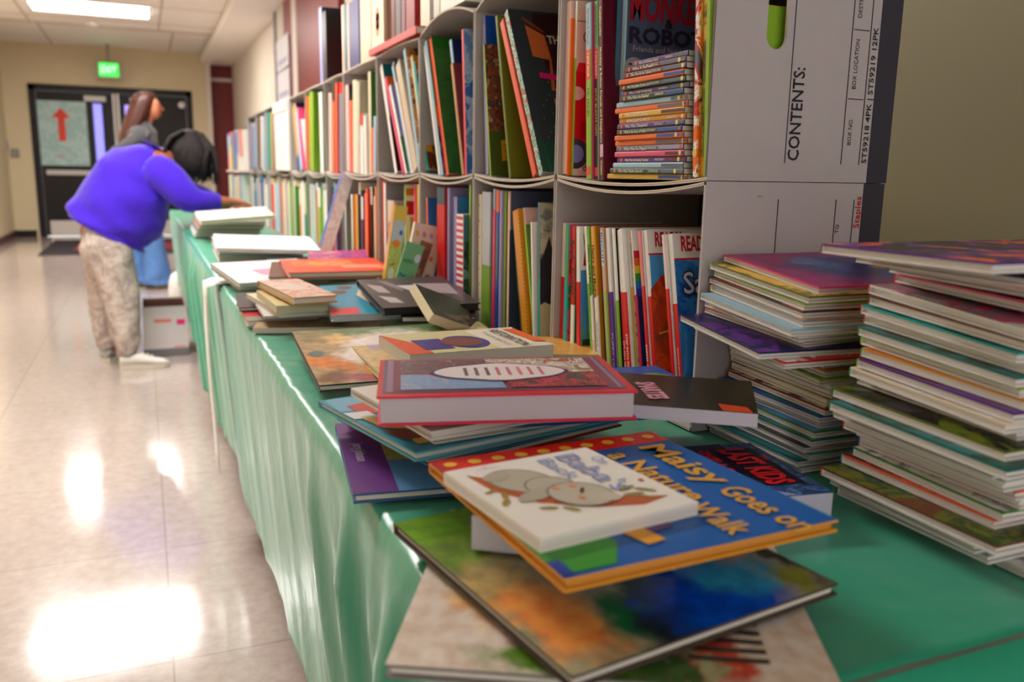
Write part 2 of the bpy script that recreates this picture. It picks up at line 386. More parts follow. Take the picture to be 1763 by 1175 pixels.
m = MB(); m.box((0.96, 0.0+4.0, ZC-0.10), (XR, YE+0.3, ZC-0.001), CEIL); st('trim_2', m)
m = MB(); m.box((XL, -3, 0.0), (XL+0.015, YE, 0.10), mat((70, 22, 26), 0.5)); st('baseboard_left', m)
m = MB(); m.box((XL, YE-0.012, 0), (DX0-0.04, YE, 0.10), DARKF); st('baseboard_end', m)
m = MB(); m.box((XL, 9.6, 0), (XL+0.03, 10.7, 2.1), mat((96, 26, 26), 0.5)); m.box((XL, 10.7, 0), (XL+0.035, 10.76, 2.15), TRIMW); m.box((XL, 9.54, 0), (XL+0.035, 9.6, 2.15), TRIMW); st('trim_3', m)
# maroon pilaster and strips on the right wall
def strip(n, pa, pb, c, x=1.40):
    ya, yb = onx(pa, 100, x).y, onx(pb, 100, x).y
    m = MB(); m.box((x, min(ya, yb), 0), (XR, max(ya, yb), ZC-0.101), c); st(n, m)
strip('trim_4', 511.6, 584, MAROON); strip('trim_5', 503.5, 511, TRIMW); strip('trim_6', 490, 503, mat((140, 52, 46), 0.5)); strip('trim_7', 478, 489.5, TRIMW); strip('trim_8', 473, 477.5, mat((44, 42, 84), 0.4))
# posted papers on the strip
p = onx(488, 60, 1.39); q = onx(488, 178, 1.39)
for k, (a, b) in enumerate(((62, 118), (121, 176))):
    z0, z1 = onx(488, b, 1.385).z, onx(488, a, 1.385).z; y0, y1 = onx(497, 100, 1.385).y, onx(476, 100, 1.385).y
    m = MB(); m.box((1.385, y0, z0), (1.3865, y1, z1), mat((236, 236, 244), 0.5)); m.box((1.3845, y0+0.1, z0+0.05), (1.385, y1-0.1, z0+0.1), mat((190, 190, 220), 0.5))
    tag(m.build('posted_paper'), '%s white paper posted on the narrow strip left of the maroon pilaster' % ('upper' if k == 0 else 'lower'), 'paper', 'papers posted on the wall')
# double doors
m = MB()
for a, b in (((DX0, YE-0.02, 0), (DX0+0.09, YE+0.15, DZ)), ((DX1-0.09, YE-0.02, 0), (DX1, YE+0.15, DZ)), ((DX0, YE-0.02, DZ-0.09), (DX1, YE+0.15, DZ))): m.box(a, b, DARKF)
st('trim_9', m)
m = MB(); xm = -0.30; m.box((xm-0.035, YE+0.0, 0), (xm+0.035, YE+0.1, DZ-0.09), mat((176, 162, 148), 0.5)); st('trim_10', m)
glass = mat((150, 150, 214), 0.15, 0.6)
for n, (x0, x1, hx) in enumerate(((DX0+0.095, xm-0.04, -0.56), (xm+0.04, DX1-0.095, -0.12))):
    d = empty('door_%d' % (n+1), Matrix.Translation((x0, YE+0.03, 0))); d['kind'] = 'structure'
    m = MB(); gx0, gx1 = (hx-0.06-x0, hx+0.06-x0); H0, H1 = 1.0, 2.0; w = x1-x0
    m.box((0, 0, 0.01), (w, 0.045, H0), DARKF); m.box((0, 0, H1), (w, 0.045, DZ-0.095), DARKF); m.box((0, 0, H0), (gx0, 0.045, H1), DARKF); m.box((gx1, 0, H0), (w, 0.045, H1), DARKF)
    m.build('door_leaf', d)
    m = MB(); m.box((gx0, 0.018, H0), (gx1, 0.026, H1), emit((120, 118, 214) if n == 0 else (150, 130, 220), 0.8)); g = m.build('window_glass', d); tag(g, 'narrow glass pane glowing blue with daylight')
    m = MB(); m.box((0.06, -0.05, 0.93), (w-0.03, -0.02, 1.0), METAL); m.box((0.08, -0.02, 0.94), (0.14, 0, 0.99), METAL); m.box((w-0.14, -0.02, 0.94), (w-0.08, 0, 0.99), METAL); m.build('push_bar', d, bevel=0.004)
    m = MB(); m.box((w*0.62 if n == 0 else 0.16, -0.05, 2.03), ((w*0.62+0.3) if n == 0 else 0.44, 0, 2.11), METAL); m.build('door_closer', d, bevel=0.004)
    m = MB(); m.box((0.05, -0.004, 0.02), (w-0.05, 0, 0.24), mat((212, 206, 200), 0.35)); m.build('kick_plate', d)
# poster with arrow
a, b = ony(62, 172, YE-0.01), ony(158, 286, YE-0.01)
m = MB(); X0, X1, Z1, Z0 = a.x, b.x-0.02, a.z, b.z
m.box((X0, YE+0.015, Z0), (X1, YE+0.019, Z1), art([(150, 186, 184), (168, 198, 196)], 3, 1))
tag_o = m; o = m.build('poster'); tag(o, 'pale green poster with a red up arrow taped on the dark door', 'poster')
m = MB(); cx = (X0+X1)/2-0.02; hh = Z1-Z0; yy = YE+0.0135
m.box((cx-0.05, yy, Z0+hh*0.38), (cx+0.05, yy+0.001, Z0+hh*0.75), mat((222, 62, 34), 0.5))
m.add([(cx-0.13, yy, Z0+hh*0.74), (cx+0.13, yy, Z0+hh*0.74), (cx, yy, Z0+hh*0.90)], [(0, 1, 2)], mat((222, 62, 34), 0.5)); tag(m.build('arrow', o), 'red arrow pointing up')
m = MB(); m.box((X0+0.22, yy, Z0+0.12), (X0+0.29, yy+0.001, Z0+0.15), mat((200, 120, 110), 0.5)); m.box((X0+0.15, yy, Z0+0.26), (X1-0.2, yy+0.001, Z0+0.264), mat((90, 120, 118), 0.5)); m.build('printed_lines', o)
# exit sign
c = ony(187, 115, YE-0.35); ex = empty('exit_sign', Matrix.Translation((c.x, c.y, c.z-0.12))); tag(ex, 'green lit EXIT sign hanging above the dark double doors', 'exit sign')
m = MB(); m.box((-0.19, -0.02, -0.05), (0.19, 0.03, 0.20), mat((168, 160, 148), 0.5)); m.build('sign_housing', ex, bevel=0.006)
m = MB(); m.box((-0.13, -0.024, -0.02), (0.13, -0.021, 0.17), emit((20, 190, 50), 1.1)); g = m.build('lit_panel', ex)
m = MB(); put_text(m, 'EXIT', frame((-0.105, -0.0255, 0.025), (1, 0, 0), (0, 0, 1)), 0.21, 0.15, emit((140, 255, 150), 1.6), 0.02); m.build('lettering', ex)
m = MB(); m.box((-0.02, -0.01, 0.20), (0.02, 0.02, ZC+0.03-c.z+0.12-0.002), mat((150, 142, 130), 0.5)); m.build('hanger', ex)
for k, (px, py, sz, nm, lb, c3) in enumerate(((26, 264, 0.09, 'light_switch', 'grey switch plate on the wall left of the dark doors', (140, 134, 126)), (5, 249, 0.10, 'hand_sanitizer', 'small blue dispenser on the far wall at left edge', (16, 40, 190)))):
    q = ony(px, py, YE); m = MB(); m.box((q.x-sz*0.6, YE-0.03, q.z-sz*0.7), (q.x+sz*0.6, YE, q.z+sz*0.7), mat(c3, 0.5)); m.box((q.x-sz*0.1, YE-0.04, q.z-sz*0.3), (q.x+sz*0.1, YE-0.03, q.z+sz*0.2), mat(tuple(min(255, v+40) for v in c3), 0.5))
    tag(m.build(nm, bevel=0.004), lb, nm.replace('_', ' '))
q = ony(159, 45, 12.3); m = MB(); m.tube([(q.x, 12.2, ZC-0.045), (q.x, 12.2, ZC-0.004)], [0.055, 0.075], mat((240, 238, 234), 0.5), 16); tag(m.build('smoke_detector'), 'round white detector on the ceiling before the doors', 'smoke detector')
m = MB(); m.tube([(0.64, YE-0.06, 2.03), (0.64, YE-0.015, 2.03)], 0.05, mat((230, 226, 232), 0.3), 16); o = m.build('door_alarm'); tag(o, 'small round white device high on the right dark door', 'door alarm')
m = MB(); m.box((-1.20, 11.6, 0.0005), (0.75, 13.9, 0.012), mat((40, 36, 42), 0.9)); m.box((-0.85, 12.1, 0.012), (0.45, 13.2, 0.013), art([(190, 30, 34), (40, 36, 42), (180, 40, 40)], 2.2, 2))
tag(m.build('door_mat'), 'black entrance mat with red print before the doors', 'mat')
# ceiling lights
LM = emit((255, 249, 244), LIGHT_STRENGTH)
for k, y in enumerate((3.4, 7.3, 11.1)):
    x0, x1 = -1.02, 0.20
    e = empty('ceiling_light', Matrix.Translation((x0, y-0.3, ZC)))
    tag(e, ('rectangular ceiling troffer above the near aisle', 'rectangular ceiling troffer mirrored in the near floor tiles', 'bright rectangular ceiling troffer at the top left corner')[k], 'ceiling light', 'ceiling lights')
    m = MB(); w, d = x1-x0, 0.6
    for a, b in (((0, 0, -0.03), (w, 0.02, -0.005)), ((0, d-0.02, -0.03), (w, d, -0.005)), ((0, 0, -0.03), (0.02, d, -0.005)), ((w-0.02, 0, -0.03), (w, d, -0.005))): m.box(a, b, METAL)
    m.box((0.02, d/2-0.006, -0.032), (w-0.02, d/2+0.006, -0.02), METAL) if False else None
    m.build('frame', e)
    m = MB(); m.box((0.02, 0.02, -0.022), (w-0.02, d-0.02, -0.016), LM); m.build('diffuser', e)
# ---------------------------------------------------------------- tables, cloths
def cloth_mat():
    m, N, L, B = new_mat('plastic_tablecloth'); tc = N.new('ShaderNodeTexCoord')
    n = N.new('ShaderNodeTexNoise'); n.inputs['Scale'].default_value = 9; n.inputs['Detail'].default_value = 3; L.new(tc.outputs['Object'], n.inputs['Vector'])
    mp = N.new('ShaderNodeMapping'); mp.inputs['Scale'].default_value = (3, 1.0, 0.35); L.new(tc.outputs['Object'], mp.inputs['Vector'])
    v = N.new('ShaderNodeTexVoronoi'); v.feature = 'DISTANCE_TO_EDGE'; v.inputs['Scale'].default_value = 3.2; L.new(mp.outputs[0], v.inputs['Vector'])
    b1 = N.new('ShaderNodeBump'); b1.inputs['Strength'].default_value = 0.35; b1.inputs['Distance'].default_value = 0.02; L.new(n.outputs['Fac'], b1.inputs['Height'])
    b2 = N.new('ShaderNodeBump'); b2.inputs['Strength'].default_value = 0.07; b2.inputs['Distance'].default_value = 0.008; L.new(v.outputs['Distance'], b2.inputs['Height']); L.new(b1.outputs[0], b2.inputs['Normal']); L.new(b2.outputs[0], B.inputs['Normal'])
    B.inputs['Base Color'].default_value = lin(CLOTH); B.inputs['Roughness'].default_value = 0.30; B.inputs['Specular IOR Level'].default_value = 0.75
    B.inputs['Sheen Weight'].default_value = 0.25; B.inputs['Sheen Roughness'].default_value = 0.5; B.inputs['Sheen Tint'].default_value = (0.8, 1, 0.9, 1)
    return m
CLOTH = (6, 150, 116)
TX0, TX1 = 0.178, 0.94
CM = cloth_mat()
def fold(y, s):
    return (math.sin(y*11+s)+0.6*math.sin(y*23.7+1.3*s)+0.4*math.sin(y*47+2.1*s))
def tablecloth(y0, y1, seed, hem, label, near=False, crumple=()):
    """top, the aisle side hanging in folds, and (near) the end hanging down"""
    mb = MB(); dy = 0.012; ny = int((y1-y0)/dy)
    prof = []                                          # (u: distance along profile)
    xs = [TX1-0.004-k*0.03 for k in range(int((TX1-TX0-0.03)/0.03))]
    prof += [('top', x) for x in xs]+[('top', TX0+0.022), ('top', TX0+0.012), ('top', TX0+0.006), ('edge', 0.0)]
    prof += [('side', k*0.018+0.004) for k in range(1, 31)]
    rows = []
    for i in range(ny+1):
        y = y0+(y1-y0)*i/ny; r = []
        hz = hem(y)
        for k, u in prof:
            if k == 'top':
                z = 0.742+0.0012*math.sin(y*19+u*31+seed)*math.sin(u*23-y*7)
                e = max(0, 1-(u-TX0)/0.09)
                z += 0.003*e*(0.5+0.5*math.sin(y*60+seed+8*math.sin(y*9)))
                for (cy, cr, ca) in crumple:
                    g = math.exp(-((y-cy)/cr)**2)*math.exp(-((u-TX0)/0.10)**2)
                    z += ca*g*(0.5+0.5*math.sin((y-cy)*70+(u-TX0)*40))
                r.append((u, y, min(max(z, 0.7405), 0.7450)))
            elif k == 'edge': r.append((TX0-0.001, y, 0.7375))
            else:
                d = min(u/0.54, 1.0)*(0.739-hz); q = d/0.5
                f = fold(y+0.06*math.sin(d*5), seed)
                x = TX0-0.004+0.05*q*0.6+0.0042*min(1, d/0.12)*(0.7*math.sin(y*7.3+seed+d)+0.5*math.sin(y*15.1+d*3)+0.10*math.sin(y*41+d*6))*(0.2+1.0*q)
                x -= 0.0025*abs(math.sin(y*17+seed+2*d))**6*min(1, d/0.05)
                for (cy, cr, ca) in crumple: x -= 4*ca*math.exp(-((y-cy)/cr)**2)*min(1, d/0.1)*(0.6+0.4*math.sin((y-cy)*55+d*10))
                r.append((x, y, 0.739-d))
        rows.append(r)
    n = len(prof)
    vs = [p for r in rows for p in r]
    fs = [(i*n+j, (i+1)*n+j, (i+1)*n+j+1, i*n+j+1) for i in range(len(rows)-1) for j in range(n-1)]
    mb.add(vs, fs, CM, True)
    if near:                                           # the end hanging off the near edge of the table
        k0 = len(xs); base = [rows[0][j] for j in range(n) if prof[j][0] != 'side']; g = []
        for j in range(19):
            d = j*0.03
            g.append([(p[0]-(0.02*d if i == len(base)-1 else 0), p[1]-0.004-0.06*d-0.010*min(1, d/0.1)*(1+math.sin(p[0]*26+1)+0.5*math.sin(p[0]*57)), min(p[2], 0.741)-d-0.001*(j > 0)) for i, p in enumerate(base)])
        nn = len(base); mb.add([p for r in g for p in r], [(i*nn+j, i*nn+j+1, (i+1)*nn+j+1, (i+1)*nn+j) for i in range(len(g)-1) for j in range(nn-1)], CM, True)
    o = mb.build('tablecloth'); o.modifiers.new('thick', 'SOLIDIFY').thickness = 0.0004
    tag(o, label, 'tablecloth', 'green plastic tablecloths'); return o
TWH = mat((214, 208, 200), 0.5); LEG = mat((44, 40, 42), 0.4)
def table(y0, y1, legs, label):
    e = empty('folding_table', Matrix.Translation((0.56, (y0+y1)/2, 0))); tag(e, label, 'table', 'folding tables in a row')
    m = MB(); L = y1-y0; m.box((-0.375, -L/2, 0.705), (0.375, L/2, 0.7372), TWH); m.build('tabletop', e, bevel=0.003)
    for y in legs:
        for x in (-0.27, 0.30):
            m = MB(); m.tube([(x, y-(y0+y1)/2, 0.0), (x, y-(y0+y1)/2, 0.70)], 0.014, LEG, 8); m.build('leg', e)
        m = MB(); m.tube([(-0.27, y-(y0+y1)/2, 0.16), (0.30, y-(y0+y1)/2, 0.16)], 0.010, LEG, 8); m.build('cross_bar', e)
table(0.362, 2.45, (0.62, 2.30), 'nearest folding table carrying the two tall book stacks')
table(2.47, 4.90, (2.62, 3.45), 'middle folding table under the pale red and purple books')
table(4.92, 7.00, (5.08, 6.80), 'farthest folding table beside the person in purple hoodie')
tablecloth(0.36, 2.40, 0.4, lambda y: 0.215+0.03*math.sin(y*2.2)-0.02*(y < 0.8), 'bright green plastic tablecloth on the nearest table, creased along its edge', True, ((0.80, 0.10, 0.006), (0.62, 0.07, 0.007), (1.02, 0.06, 0.004)))
tablecloth(2.43, 7.00, 2.2, lambda y: 0.22+0.035*math.sin(y*3.1+1)+0.03*math.sin(y*7), 'mint green plastic tablecloth on the far tables beside the person in purple hoodie', False, ((2.9, 0.2, 0.006), (3.6, 0.25, 0.008), (4.4, 0.2, 0.006)))
m = MB(); q = []
for k in range(16):
    d = k*0.035; x = TX0-0.030-0.003*math.sin(d*9)+0.045*d*0.3-0.006; q.append((x, 2.40-0.02*d, 0.7395-d))
    q.append((x-0.001, 2.555-0.02*d+0.01*math.sin(d*5), 0.7395-d))
m.add([(0.30, 2.40, 0.7485), (0.30, 2.55, 0.7485), (TX0-.012, 2.40, 0.7485), (TX0-.012, 2.55, 0.7485)]+q, [(0, 1, 3, 2)]+[(2*i+2, 2*i+3, 2*i+5, 2*i+4) for i in range(16)], mat((238, 236, 232), 0.35), True)
o = m.build('ribbon'); o.modifiers.new('s', 'SOLIDIFY').thickness = 0.001; tag(o, 'white paper ribbon hanging down where the two tablecloths meet', 'ribbon')
# ---------------------------------------------------------------- cardboard storage boxes lying on their sides
CARD = mat((186, 177, 178), 0.75, 0.2); CARDIN = mat((176, 166, 160), 0.8, 0.2); BAND = mat((58, 56, 66), 0.6, 0.3); INK = mat((34, 30, 36), 0.6); CUT = mat((222, 210, 196), 0.8)
TH = 0.004
def box_unit(upper, i, depth, top_arc, label, hole=False, prints=None, group='cardboard boxes used as shelves'):
    y0, y1 = YB[i], YB[i+1]; z0, z1 = (ZM, ZU) if upper else (ZT-0.001, ZM); ya, yb = y0+0.0015, y1-0.0015
    e = empty('storage_box', Matrix.Translation((XF, ya, z0))); tag(e, label, 'box', group)
    D, Lh, Hh = depth, yb-ya, z1-z0-0.001
    m = MB(); n = 12
    def panel(zf, up):                                 # bowed horizontal panel
        for k in range(n):
            a, b = Lh*k/n, Lh*(k+1)/n; za, zb_ = zf(a), zf(b); c = 0.010 if up else 0.006
            m.add([(0, a, za), (D, a, za*1.0 if False else za), (D, b, zb_), (0, b, zb_), (0, a, za+TH), (D, a, za+TH), (D, b, zb_+TH), (0, b, zb_+TH)],
                  [(3, 2, 1, 0), (4, 5, 6, 7), (1, 2, 6, 5)], CARDIN)
            m.add([(0, a, za), (0, b, zb_), (0, b, zb_+TH), (0, a, za+TH)], [(3, 2, 1, 0)], CUT)
            m.add([(-0.0004, a, za+TH/2-.0003), (-0.0004, b, zb_+TH/2-.0003), (-0.0004, b, zb_+TH/2+.0003), (-0.0004, a, za+TH/2+.0003)], [(3, 2, 1, 0)], mat((150, 112, 84), 0.8))
    mid = lambda a: max(0.0, 1-((a-Lh/2)/(Lh/2))**2)
    if upper:
        panel(lambda a: -0.010*mid(a), False); panel(lambda a: Hh-TH+top_arc*mid(a), True)
    else:
        panel(lambda a: 0.0, False); panel(lambda a: Hh-TH-0.0155*mid(a), True)
    m.box((D-TH, TH, TH+(0.0)), (D, Lh-TH, Hh-TH-0.012), BAND if i == 0 else CARDIN)
    m.box((0, Lh-TH, 0), (D, Lh, Hh), CARDIN)
    if not hole: m.box((0, 0, 0), (D, TH, Hh), CARD if i == 0 else CARDIN)
    else:
        hx, z_a, z_b, hr = 0.086, Hh/2+0.012, Hh/2+0.095, 0.0145; inn = []
        for s, zc, a0 in ((1, z_b, 0), (-1, z_a, math.pi)):
            for k in range(9): a = a0+math.pi*k/8; inn.append((hx+hr*math.cos(a), zc+hr*math.sin(a)))
        N_ = len(inn); out = []
        for (x, z) in inn:
            dx, dz = x-hx, z-Hh/2
            cands = [((D-hx)/dx if dx > 1e-6 else 9e9), (-hx/dx if dx < -1e-6 else 9e9), ((Hh/2)/dz if dz > 1e-6 else 9e9), (-(Hh/2)/dz if dz < -1e-6 else 9e9)]
            t = min(cands); out.append((hx+dx*t, Hh/2+dz*t))
        # add exact corners
        V = [(x, 0, z) for x, z in inn]+[(x, 0, z) for x, z in out]; F_ = []
        corners = [(D, Hh), (0, Hh), (0, 0), (D, 0)]
        V += [(x, 0, z) for x, z in corners]
        def onedge(p): return 0 if abs(p[0]-D) < 1e-6 else 1 if abs(p[1]-Hh) < 1e-6 else 2 if abs(p[0]) < 1e-6 else 3
        for k in range(N_):
            k2 = (k+1) % N_; f = [k, N_+k]
            ea, eb = onedge(out[k]), onedge(out[k2])
            while ea != eb: f.append(2*N_+ea); ea = (ea+1) % 4
            f += [N_+k2, k2]; F_.append(f)
        m.add(V, F_, CARD); m.add([(x, TH, z) for x, _, z in V], [f[::-1] for f in F_], CARDIN)
        m.add([(x, 0, z) for x, z in inn]+[(x, TH, z) for x, z in inn], [(k, (k+1) % N_, N_+(k+1) % N_, N_+k) for k in range(N_)], CUT)
        m.box((0, 0, Hh-0.0005), (D, TH, Hh), CARD)
    m.build('box_body', e)
    if i == 0:
        b = MB(); b.box((D-0.034 if not upper else D-0.033, -0.0006, 0.0), (D+0.0006, -0.0001, Hh), BAND); b.build('dark_band', e)
    if prints:
        p = MB(); prints(p, D, Hh); p.build('printed_lettering', e)
    return e
def rot_text(p, s, x, z, ln, size, c, bold=0.0):       # reads upwards, letters' tops towards the aisle
    put_text(p, s, frame((x, -0.0008, z), (0, 0, 1), (-1, 0, 0)), ln, size, c, bold)
def vline(p, x, z0, z1, w=0.0009): p.box((x-w/2, -0.0008, z0), (x+w/2, -0.0002, z1), INK)
def hline(p, x0, x1, z, w=0.0009): p.box((x0, -0.0008, z-w/2), (x1, -0.0002, z+w/2), INK)
def prints_u(p, D, H):
    vline(p, 0.111, 0.022, H-0.018); vline(p, 0.1987, 0.022, H-0.018); vline(p, 0.2280, 0.022, H-0.018)
    rot_text(p, 'CONTENTS:', 0.131, 0.025, 0.108, 0.0235, INK, 0.012)
    rot_text(p, 'BOX NO.', 0.2115, 0.046, 0.032, 0.0085, INK); rot_text(p, 'BOX LOCATION', 0.2115, 0.113, 0.058, 0.0085, INK); rot_text(p, 'DESTROY DATE', 0.2115, 0.196, 0.057, 0.0085, INK)
    for z in (0.101, 0.182, 0.264): hline(p, 0.2015, 0.2255, z)
    rot_text(p, 'ST59218 4PK | ST59219 12PK', 0.2395, 0.024, 0.163, 0.0108, INK, 0.01)
def prints_l(p, D, H):
    vline(p, 0.106, 0.018, H-0.020); vline(p, 0.1965, 0.018, H-0.020); vline(p, 0.226, 0.018, H-0.020)
    rot_text(p, 'TO', 0.2045, 0.240, 0.011, 0.0080, INK); hline(p, 0.200, 0.222, 0.2085); hline(p, 0.200, 0.222, 0.10)
    rot_text(p, 'Staples', 0.2375, 0.246, 0.040, 0.0133, mat((196, 14, 34), 0.5), 0.01)
    p.box((0.075, -0.0008, 0.285), (0.081, -0.0003, 0.2856), mat((40, 120, 100), 0.6))
place_n = ['nearest', 'second nearest', 'third nearest', 'fourth nearest', 'fifth nearest', 'sixth nearest', 'seventh nearest', 'eighth nearest', 'ninth nearest', 'tenth nearest', 'eleventh nearest', 'twelfth nearest']
for i in range(12):
    for up in (True, False):
        if up and i == 8: continue
        w = 'upper' if up else 'lower'
        lb = ('white cardboard storage box on its side, printed CONTENTS, nearest in the upper row' if up else 'white cardboard storage box on its side, red store name on end, nearest lower') if i == 0 else 'white cardboard box on its side holding books, %s in the %s row' % (place_n[i], w)
        box_unit(up, i, 0.276 if up else 0.274, arcs.get(i, 0.002), lb, up and i == 0, (prints_u if up else prints_l) if i == 0 else None)
# a closed box turned with its bottom to the aisle
e = empty('storage_box', Matrix.Translation((XF-0.012, YB[8]+0.0015, ZM))); tag(e, 'white cardboard box turned with its blank side to the aisle, in the upper row', 'box', 'cardboard boxes used as shelves')
m = MB(); m.box((0, 0, 0), (0.27, YB[9]-YB[8]-0.003, ZU-ZM-0.001), mat((228, 222, 218), 0.7)); m.build('box_body', e, bevel=0.006)
m = MB(); m.box((-0.004, -0.0, 0.262), (0.0, YB[9]-YB[8]-0.003, 0.306), mat((240, 236, 232), 0.7)); m.build('lid', e, bevel=0.0015)
# ---------------------------------------------------------------- books standing in the boxes, left to right in view
W_ = 'white'
REDW = (222, 20, 26)
def reader(h=1): return ()
P0 = 'nearest upper box'
shelf_books(True, 0, [
 (965, 8, 966, 8, 'pale pink', 'pale pink', dict(label='pale pink spined thin book at the left post of the nearest upper box', spine_deco=[('t', .05, .35, .5, 'CHRISTMAS', (214, 110, 110))] if False else ())),
 (973, 35, 974, 3, 'orange', 'orange', dict(label='thin orange spined book right of the pale pink one, nearest upper box')),
 (976, 8, 978, 4, 'lime', 'cream', dict(two=(.68, (236, 232, 220)), cover=None) if False else dict(label='early reader with a red truck on its cover, nearest upper box', two=(.68, (236, 232, 220)),
    deco=[('r', 0, 0, 1, 1, (224, 204, 176))]+sx(.42, [('r', 0, .885, 1, .89, (70, 130, 40), 2), ('t', .16, .91, .8, .2, 'READY', (40, 110, 30), .03), ('o', .30, .80, .14, .10, 0, (120, 80, 60), 2), ('o', .30, .80, .12, .085, 0, (232, 214, 190), 3), ('o', .30, .79, .06, .05, 0, (190, 90, 60), 4),
          ('t', .18, .67, None, .22, 'Su', (206, 24, 32), .03), ('r', 0, .13, .95, .60, (204, 20, 26), 2), ('p', [(0, .60), (.9, .60), (.8, .655), (.05, .655)], (222, 40, 34), 2), ('o', .02, .48, .12, .09, 0, (236, 190, 176), 3), ('p', [(.36, .36), (.42, .58), (.9, .58), (.9, .36)], (150, 130, 130), 3), ('p', [(.12, .22), (.6, .22), (.6, .32), (.12, .32)], (170, 14, 22), 3), ('o', .04, .13, .20, .20, 0, (60, 60, 74), 3), ('o', .04, .13, .12, .12, 0, (120, 140, 190), 4), ('p', [(.3, .12), (.95, .16), (.95, .22), (.3, .2)], (90, 60, 70), 4),
          ('t', .18, .03, None, .15, 'dor', (40, 40, 50))]))),
 (1008, 8, 1009, 9, 'lime', 'pink', dict(label='green and blue spined reader titled Hi, Jack!, nearest upper box', two=(.74, (150, 190, 205)), spine_deco=[('r', .26, .43, (224, 60, 44)), ('t', .03, .2, .55, 'Barnett & Pizzoli', (90, 110, 130)), ('t', .275, .14, .5, 'A JACK BOOK', (240, 220, 210), .02), ('t', .48, .16, .55, 'HI, JACK!', (50, 70, 40), .01), ('r', .93, .98, (214, 70, 50))])),
 (1019, 5, 1021, 7, 'black', 'dark grey', dict(label='dark spined reader titled Jack Blasts Off!, nearest upper box', two=(.74, (110, 170, 110)), spine_deco=[('r', .26, .43, (224, 60, 44)), ('t', .03, .2, .55, 'Barnett & Pizzoli', (70, 100, 70)), ('t', .275, .14, .5, 'A JACK BOOK', (240, 220, 210), .02), ('t', .48, .27, .6, 'JACK BLASTS OFF!', (230, 190, 60), .01), ('r', .93, .98, (214, 70, 50))])),
 (1028, 80, 1029, 3, 'grey', 'orange', dict(label='thin grey spined book left of the maroon book, nearest upper box')),
 (1030, -3, 1033, 7, 'maroon', 'maroon', dict(label='tall maroon hardcover with cream spine lettering, nearest upper box', spine_deco=[('t', .05, .16, .65, 'Catalanotto', (236, 214, 150), .02), ('t', .27, .52, .65, 'Monkey & Robot: Friends and Neighbors', (236, 214, 150), .02), ('r', .80, .87, (220, 170, 190)), ('t', .89, .08, .65, 'Creston', (236, 214, 150), .02)])),
 (1198, -3, 1192, 6, 'dark green', 'dark green', dict(label='dark green spined book right of the paperback pile, nearest upper box')),
 (1206, -3, 1200, 8, 'orange+white+red+slate', 'orange+yellow+brown', dict(label='orange and white speckled spine book, nearest upper box', spine_deco=[('o', .86, .5, (220, 200, 90)), ('t', .2, .5, .5, 'the secret of', (240, 240, 240), .02)] if False else [('o', .86, .5, (220, 200, 90))])),
 (1221, -3, 1213, 9, 'yellow+amber+olive+brown', 'yellow+amber', dict(label='golden yellow painted book second from the right, nearest upper box')),
 (1230, -3, 1223, 8, 'lime', 'lime', dict(label='lime green spined book at the near post of the nearest upper box')),
], P0)
# two books standing just behind the far ends of the flat pile
for (x, ya, yb, sp, cv, lb, ww, dk) in ((XF+.024, 1.1045, 1.0995, 'teal', 'slate', 'slate teal spined book behind the paperback pile, nearest upper box', .12, ()),
        (XF+.030, 1.0985, 1.0868, 'pale blue', 'slate', 'book with MONKEY & ROBOT on its slate cover, nearest upper box', .175,
         [('t', .03, .745, .74, .29, 'MONKEY', (176, 24, 44), .045), ('t', .36, .715, .08, .10, '&', (40, 30, 40), .03), ('t', .03, .635, .72, .17, 'ROBOT', (44, 34, 56), .035), ('t', .07, .595, .60, .062, 'Friends and Neighbors', (170, 160, 160), .02), ('o', .09, .50, .11, .11, 0, (170, 168, 174), 2), ('r', .04, .53, .15, .537, (40, 36, 44), 3)])):
    z = ZM+.0055
    tag(book('picture_book', frame((x, ya, z), (1, 0, 0), (0, 0, 1)), ww, .286, ya-yb, colmat(cv, 3), colmat(sp, 1), deco=dk), lb, 'book', 'books in the nearest upper box')
# paperbacks lying flat in the nearest upper box
PB = [('purple', 'slate', .78, 1092, 'Who Is Neil deGrasse Tyson?', 'PHENOMENON'), ('maroon', 'slate', .60, 1085, 'Who Is RuPaul?', 'ICON'), ('maroon', 'slate', .66, 1083, 'Who Was Harriet Tubman?', 'EXPLORER'), ('orange', 'blue', .72, 1075, '', ''), ('dark green', 'slate', .66, 1075, 'Who Was Juliette Gordon Low?', 'ICON'),
 ('purple', 'slate', .74, 1073, 'Who Is Neil Armstrong?', 'PHENOMENON'), ('dark green', 'blue', .74, 1077, 'Who Were the Beatles?', 'GENIUS'), ('pale blue', 'slate', .8, 1067, '', ''), ('orange', 'slate', .62, 1064, '', ''), ('yellow', 'maroon', .68, 1073, 'What Is the Declaration?', ''), ('amber', 'orange', .9, 1073, 'PASSPORT', 'EXPEDITION'),
 ('purple', 'slate', .75, 1073, 'Who Was Cleopatra?', 'ROYALTY'), ('dark green', 'blue', .66, 1072, 'What Is the Story of Hello?', 'STORY'), ('orange', 'blue', .64, 1067, '', ''), ('orange', 'slate', .60, 1064, '', ''), ('slate', 'lilac', .66, 1068, 'What Was the Plague?', 'SPEAKER'), ('pink', 'maroon', .76, 1066, '', ''),
 ('purple', 'maroon', .74, 1068, 'What Were the Roaring Twenties?', 'HISTORY'), ('pale blue', 'slate', .72, 1062, '', ''), ('dark green', 'slate', .72, 1058, 'Who Was Charles Darwin?', 'SCIENCE'), ('yellow', 'blue', .68, 1041, '', '')]
nb = len(PB); zt_, zb_ = 1.2005, 1.0465; pitch = (zt_-zb_)/nb
